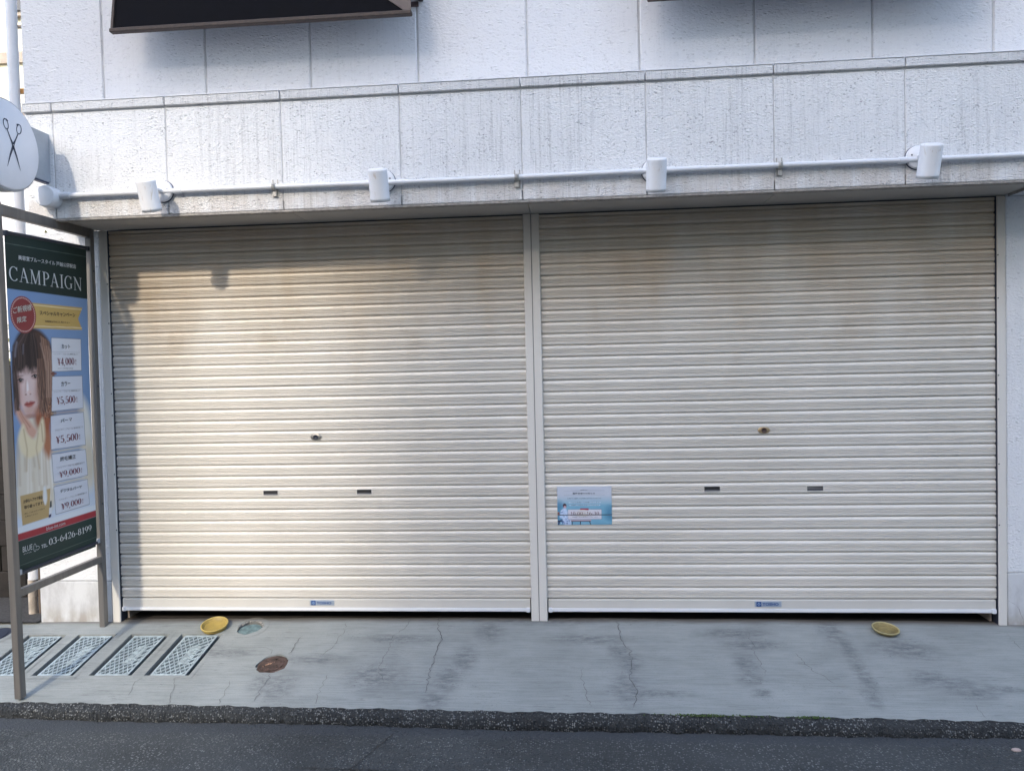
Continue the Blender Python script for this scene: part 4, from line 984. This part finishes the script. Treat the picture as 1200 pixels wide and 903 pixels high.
def bowl(loc, rad, ht, mat, tilt, label, rim_r, floorh, flat=False):
    B = empty('shallow_bowl', loc, label, 'bowl')
    rot = Matrix.Rotation(tilt[0],3,'X') @ Matrix.Rotation(tilt[1],3,'Y'); ax = rot @ Vector((0,0,1)); o = Vector(loc)
    MB().lathe(o, ax, [(.0005,.0),(rad*.90,.0),(rad*.93,.004),(rad,ht),(rad-.003,ht),(rad*.88,floorh+.002),(rad*.86,floorh),(.0005,floorh)], 48).build('dish', mat, B)
    MB().lathe(o, ax, [(rad-.004,ht-.001),(rad-.003,ht+.0035),(rad,ht+.0045),(rad+.0035,ht+.002),(rad+.003,ht-.003),(rad-.001,ht-.004)], 48).build('rolled_rim', plain('rim_%s' % mat.name, rim_r, .45), B)
    if flat:
        m = MB(); m.lathe(o, ax, [(rad*.60,floorh+.0022),(rad*.62,floorh+.0035),(rad*.64,floorh+.0022)], 40); m.lathe(o, ax, [(.03,floorh+.001),(.02,floorh+.0015),(.0005,floorh+.0015)], 30); m.build('moulded_ring', mat, B)
    return B
bowl((-2.268,-.118,gz(-2.268,-.118)+.006), .079, .026, M_yellow, (.26,.02), 'bright yellow shallow plastic bowl at the foot of the left shutter', (.42,.31,.09), .006)
bowl((1.800,-.118,gz(1.8,-.118)+.004), .072, .016, M_ochre, (.16,.05), 'dirty ochre round dish at the foot of the right shutter', (.36,.31,.15), .010, True)

# ------------------------------------------------------------------ notice on the right shutter
NO = empty('notice', (.06,-.02,.633), 'light blue landscape notice taped to the right shutter beside the centre post', 'notice')
NX0, NX1, NZ0, NZ1 = -.105, .2285, .633, .870
pn = Paint(NX0, NX1, NZ0, NZ1, .0019)
U = (pn.A-NX0)/(NX1-NX0); V = (pn.Z-NZ0)/(NZ1-NZ0)
pn.C[:] = lin((188,194,206)); pn.over(np.clip((.78-V)/.3,0,1), lin((122,172,196)))
nz_ = .5+.5*np.sin(U*9+np.sin(V*7)*2)*np.sin(V*11+U*3); pn.over(np.clip((.6-V)/.3,0,1)*.45*nz_, lin((64,128,160)))
def nf(a, b): return (NX0+(NX1-NX0)*a, NZ0+(NZ1-NZ0)*(1-b))
for s in ((.02,.5),(.06,.72)): pn.ell(*nf(*s), .03, .03, (40,110,150), 1.2, .6)
pn.ell(*nf(.97,.70), .03, .04, (40,104,140), 1.2, .6)
pn.line([nf(.13,.115),nf(.87,.11)], .0014, (130,136,150)); pn.line([nf(.13,.235),nf(.87,.235)], .0014, (90,104,124))
for a0, a1, v in ((.22,.79,.42),(.23,.78,.49)): pn.line([nf(a0,v),nf(a1,v)], .008, (186,206,222), .8)
# seated figure reading at a table
pn.ell(*nf(.135,.50), .0115, .014, (70,48,58), .3); pn.ell(*nf(.140,.535), .008, .008, (196,160,168), .4)
pn.smooth([nf(.10,.58),nf(.15,.57),nf(.19,.66),nf(.20,.76),nf(.24,.86),nf(.24,1.0),nf(.12,1.0),nf(.10,.86),nf(.04,.80),nf(.06,.66)], (176,196,224), .003)
for k in range(60):
    a, v = rr.uniform(.05,.25), rr.uniform(.62,.99); pn.ell(*nf(a,v), .004, .003, rr.choice([(70,90,140),(214,226,240),(96,120,168)]), 1, .7)
pn.poly([nf(0,.66),nf(.035,.66),nf(.04,.75),nf(0,.76)], (116,44,44)); pn.poly([nf(0,.88),nf(.09,.885),nf(.09,.905),nf(0,.93)], (36,40,66)); pn.poly([nf(.02,.9),nf(.05,.9),nf(.03,1),nf(0,1)], (44,56,90))
pn.poly([nf(.24,.87),nf(.62,.87),nf(.62,.9),nf(.24,.9)], (186,160,170)); pn.poly([nf(.25,.90),nf(.61,.90),nf(.61,.92),nf(.25,.92)], (26,30,48))
for a in (.27,.42,.59): pn.line([nf(a,.92),nf(a+(.02 if a > .5 else 0),1.0)], .005, (30,34,54))
pn.poly([nf(.195,.60),nf(.81,.60),nf(.81,.855),nf(.195,.855)], (206,204,214)); pn.line([nf(.195,.60),nf(.81,.60),nf(.81,.855),nf(.195,.855),nf(.195,.60)], .0015, (110,96,110), .8)
pn.poly([nf(.42,.575),nf(.575,.575),nf(.575,.62),nf(.42,.62)], (150,36,60))
def nfn(x, z_):
    fold = .0016*max(0, 1-abs(z_-.694)/.004)
    return (x, -.0132+fold+.0008*math.sin(x*30), z_)
NS_ = pn.sheet('notice_sheet', nfn, M_print2, NO); md = NS_.modifiers.new('thickness', 'SOLIDIFY'); md.thickness = .0005; md.offset = -1
def nt_(x, z_): p_ = nfn(x,z_); return (p_[0], p_[1]-.0009, p_[2])
m = MB(); Wn, Hn = NX1-NX0, NZ1-NZ0
I_slate = ink('ink_slate', (48,58,80))
def ntext(name, s, a0, a1, v1, v0, bold=.0): word(NO, I_slate, name, s, nt_, NX0+Wn*a0, NZ0+Hn*(1-v1), Wn*(a1-a0), Hn*(v1-v0), bold)
ntext('title', '臨時営業のお知らせ', .29, .70, .205, .16, .01); ntext('heading', 'INFORMATION', .43, .56, .10, .085, .02)
ntext('notice_line', '日頃よりご愛顧いただき誠にありがとうございます', .19, .81, .325, .30); ntext('notice_line', '下記の時間にて営業いたします', .24, .78, .43, .405); ntext('notice_line', '皆様のご来店をお待ちしております', .26, .77, .50, .475)
m = MB(); serif(m, '10:00~16:30', nt_, NX0+Wn*.235, NZ0+Hn*(1-.745), Wn*.53, Hn*.085, 0, 1.0, .08); m.build('opening_hours', ink('ink_hours', (104,62,76)), NO)
ntext('small_print', '※変更となる場合がございます', .27, .74, .81, .785)
MB().box(NX0+.0, NX1, -.0152, -.0142, .6925, .6955).build('fold_line', ink('fold_shadow', (52,56,74)), NO)

# ------------------------------------------------------------------ downpipe and alley wall at the left
DP = empty('downpipe', (-3.645,.12,0), 'white plastic downpipe beside the left corner of the building', 'downpipe')
MB().tube((-3.640,.12,.26), (-3.640,.12,6.4), .034, n=24).build('pipe', M_pvc, DP)
MB().tube((-3.655,.12,.0), (-3.655,.12,.262), .026, n=20).build('lower_pipe', plain('aged_pvc', (.42,.36,.30), .6, var=.25, scale=14), DP)
MB().tube((-3.605,.13,-.02), (-3.605,.13,1.6), .014, n=12).build('pipe_shaded_side', plain('pipe_shade_brown', (.11,.08,.06), .6), DP)  # brown tube added to paint the shaded side of the downpipe
MB().box(-3.66, -3.55, .13, .15, 3.50, 3.53).build('pipe_strap', M_ochr, DP); MB().box(-3.66, -3.55, .13, .15, 3.93, 3.945).build('pipe_strap', M_ledge, DP)
BW = empty('block_wall', (-5.3,.55,0), 'weathered concrete block wall, its shade put into the colour, at the left edge behind the sign stand', 'wall')
MB().box(-8, -3.62, .56, .68, -.05, 1.70).build('mortar_core', M_mortar, BW)
bm0 = MB().bbox(-.193, .193, -.065, .065, -.094, .094, .006).mesh('block', M_block)
for rz in range(9):
    for k in range(11):
        x = -3.82-.4*k-(.2 if rz % 2 else 0)
        if x < -7.8: continue
        o = bpy.data.objects.new('block', bm0); col.objects.link(o); o.parent = BW
        o.location = (x+5.3, .61-.55+rr.uniform(-.003,.003), .095+.19*rz)
# hedge and far houses beyond the gap
hd = MB()
for k in range(2600):
    c_ = Vector((rr.uniform(-8.6,-4.4), rr.gauss(2.6,.30), 1.2+abs(rr.gauss(0,.55)))); s = rr.uniform(.03,.06); a = Vector((rr.gauss(0,1),rr.gauss(0,1),rr.gauss(0,1))).normalized(); b = a.orthogonal().normalized()
    hd.add([c_-a*s, c_+b*s*.5, c_+a*s, c_-b*s*.5], [(0,1,2,3)])
HG = empty('hedge', (-6.5,2.6,0), 'yellow-green leafy hedge glimpsed between the front post and the banner', 'hedge')
lf = hd.build('foliage', plain('hedge_yellow', (.30,.28,.10), .7, var=.4, scale=20), HG); tag(lf, kind='stuff')
tk = MB()
for x in (-8,-7.2,-6.4,-5.6,-4.9): tk.tube((x,2.6,-.3), (x+.1,2.6,1.7), .03, .015, 8)
tk.build('stems', M_wbrown, HG)
HS = empty('far_house', (-13,9,0), 'sunlit cream house far behind the downpipe at the upper left', 'house')
MB().box(-22, -8.2, 9.0, 14, 6.6, 13).build('upper_wall', M_cream, HS); MB().box(-22, -8.0, 8.9, 14, -.5, 6.15).build('lower_wall', M_offw, HS)
MB().box(-22.1, -7.9, 8.5, 14, 6.15, 6.55).build('ledge', M_ledge, HS); MB().box(-22, -8.2, 8.94, 9, 7.55, 7.75).build('string_course', M_ledge, HS)
for x in (-10.4,-13,-16):
    MB().box(x, x+1.4, 8.90, 9.0, 8.4, 9.9).build('window_frame', M_ledge, HS); MB().box(x+.08, x+1.32, 8.87, 8.895, 8.48, 9.82).build('window_pane', M_glass, HS)

# ------------------------------------------------------------------ the other side of the street (behind the camera); taller blocks added to bound the sun patch
def block(name, label, x0, x1, y0, y1, z0, z1, mat, rows, posts=None):
    B = empty(name, ((x0+x1)/2,y1,0), label, 'building')
    MB().box(x0, x1, y0, y1, z0, z1).build('wall', mat, B); MB().box(x0-.05, x1+.05, y0, y1+.06, z1, z1+.12).build('roof_edge', M_ledge, B)
    for zz in rows:
        x = x0+.8
        while x+1.3 < x1: MB().box(x, x+1.3, y1, y1+.03, zz, zz+1.1).build('window', M_glass, B); x += 2.3
    return B
block('low_building', 'low tan building across the street, outside the picture behind the viewer', -30, 30, -12, -7.6, -.6, 3.6, M_opp, (1.0,))
block('tall_sun_blocker', 'tall tan building well behind the low one across the street, unseen, added so its edge ends the sun patch', -8.72, 30, -40, -30, -.6, 34, M_opp, (8.2,14.2,20.2))
block('mid_building', 'mid-height tan building across the street to the left, unseen, added with its roof below the sun gap', -50, -8.74, -40, -30, -.6, 18, M_opp, (8.2,))
RB = empty('sun_blocker_board', (-20,-30,18.2), 'added unseen hoarding above the mid-height building across the street, outside the picture', 'blocker')
MB().box(-22, -8.74, -30.3, -30.1, 23.3, 31).build('board', M_opp, RB)  # added unseen board, blocks the sun above the parapet
for x in (-21,-19,-9): MB().tube((x,-30.2,18), (x,-30.2,23.3), .08).build('board_post', M_ledge, RB)
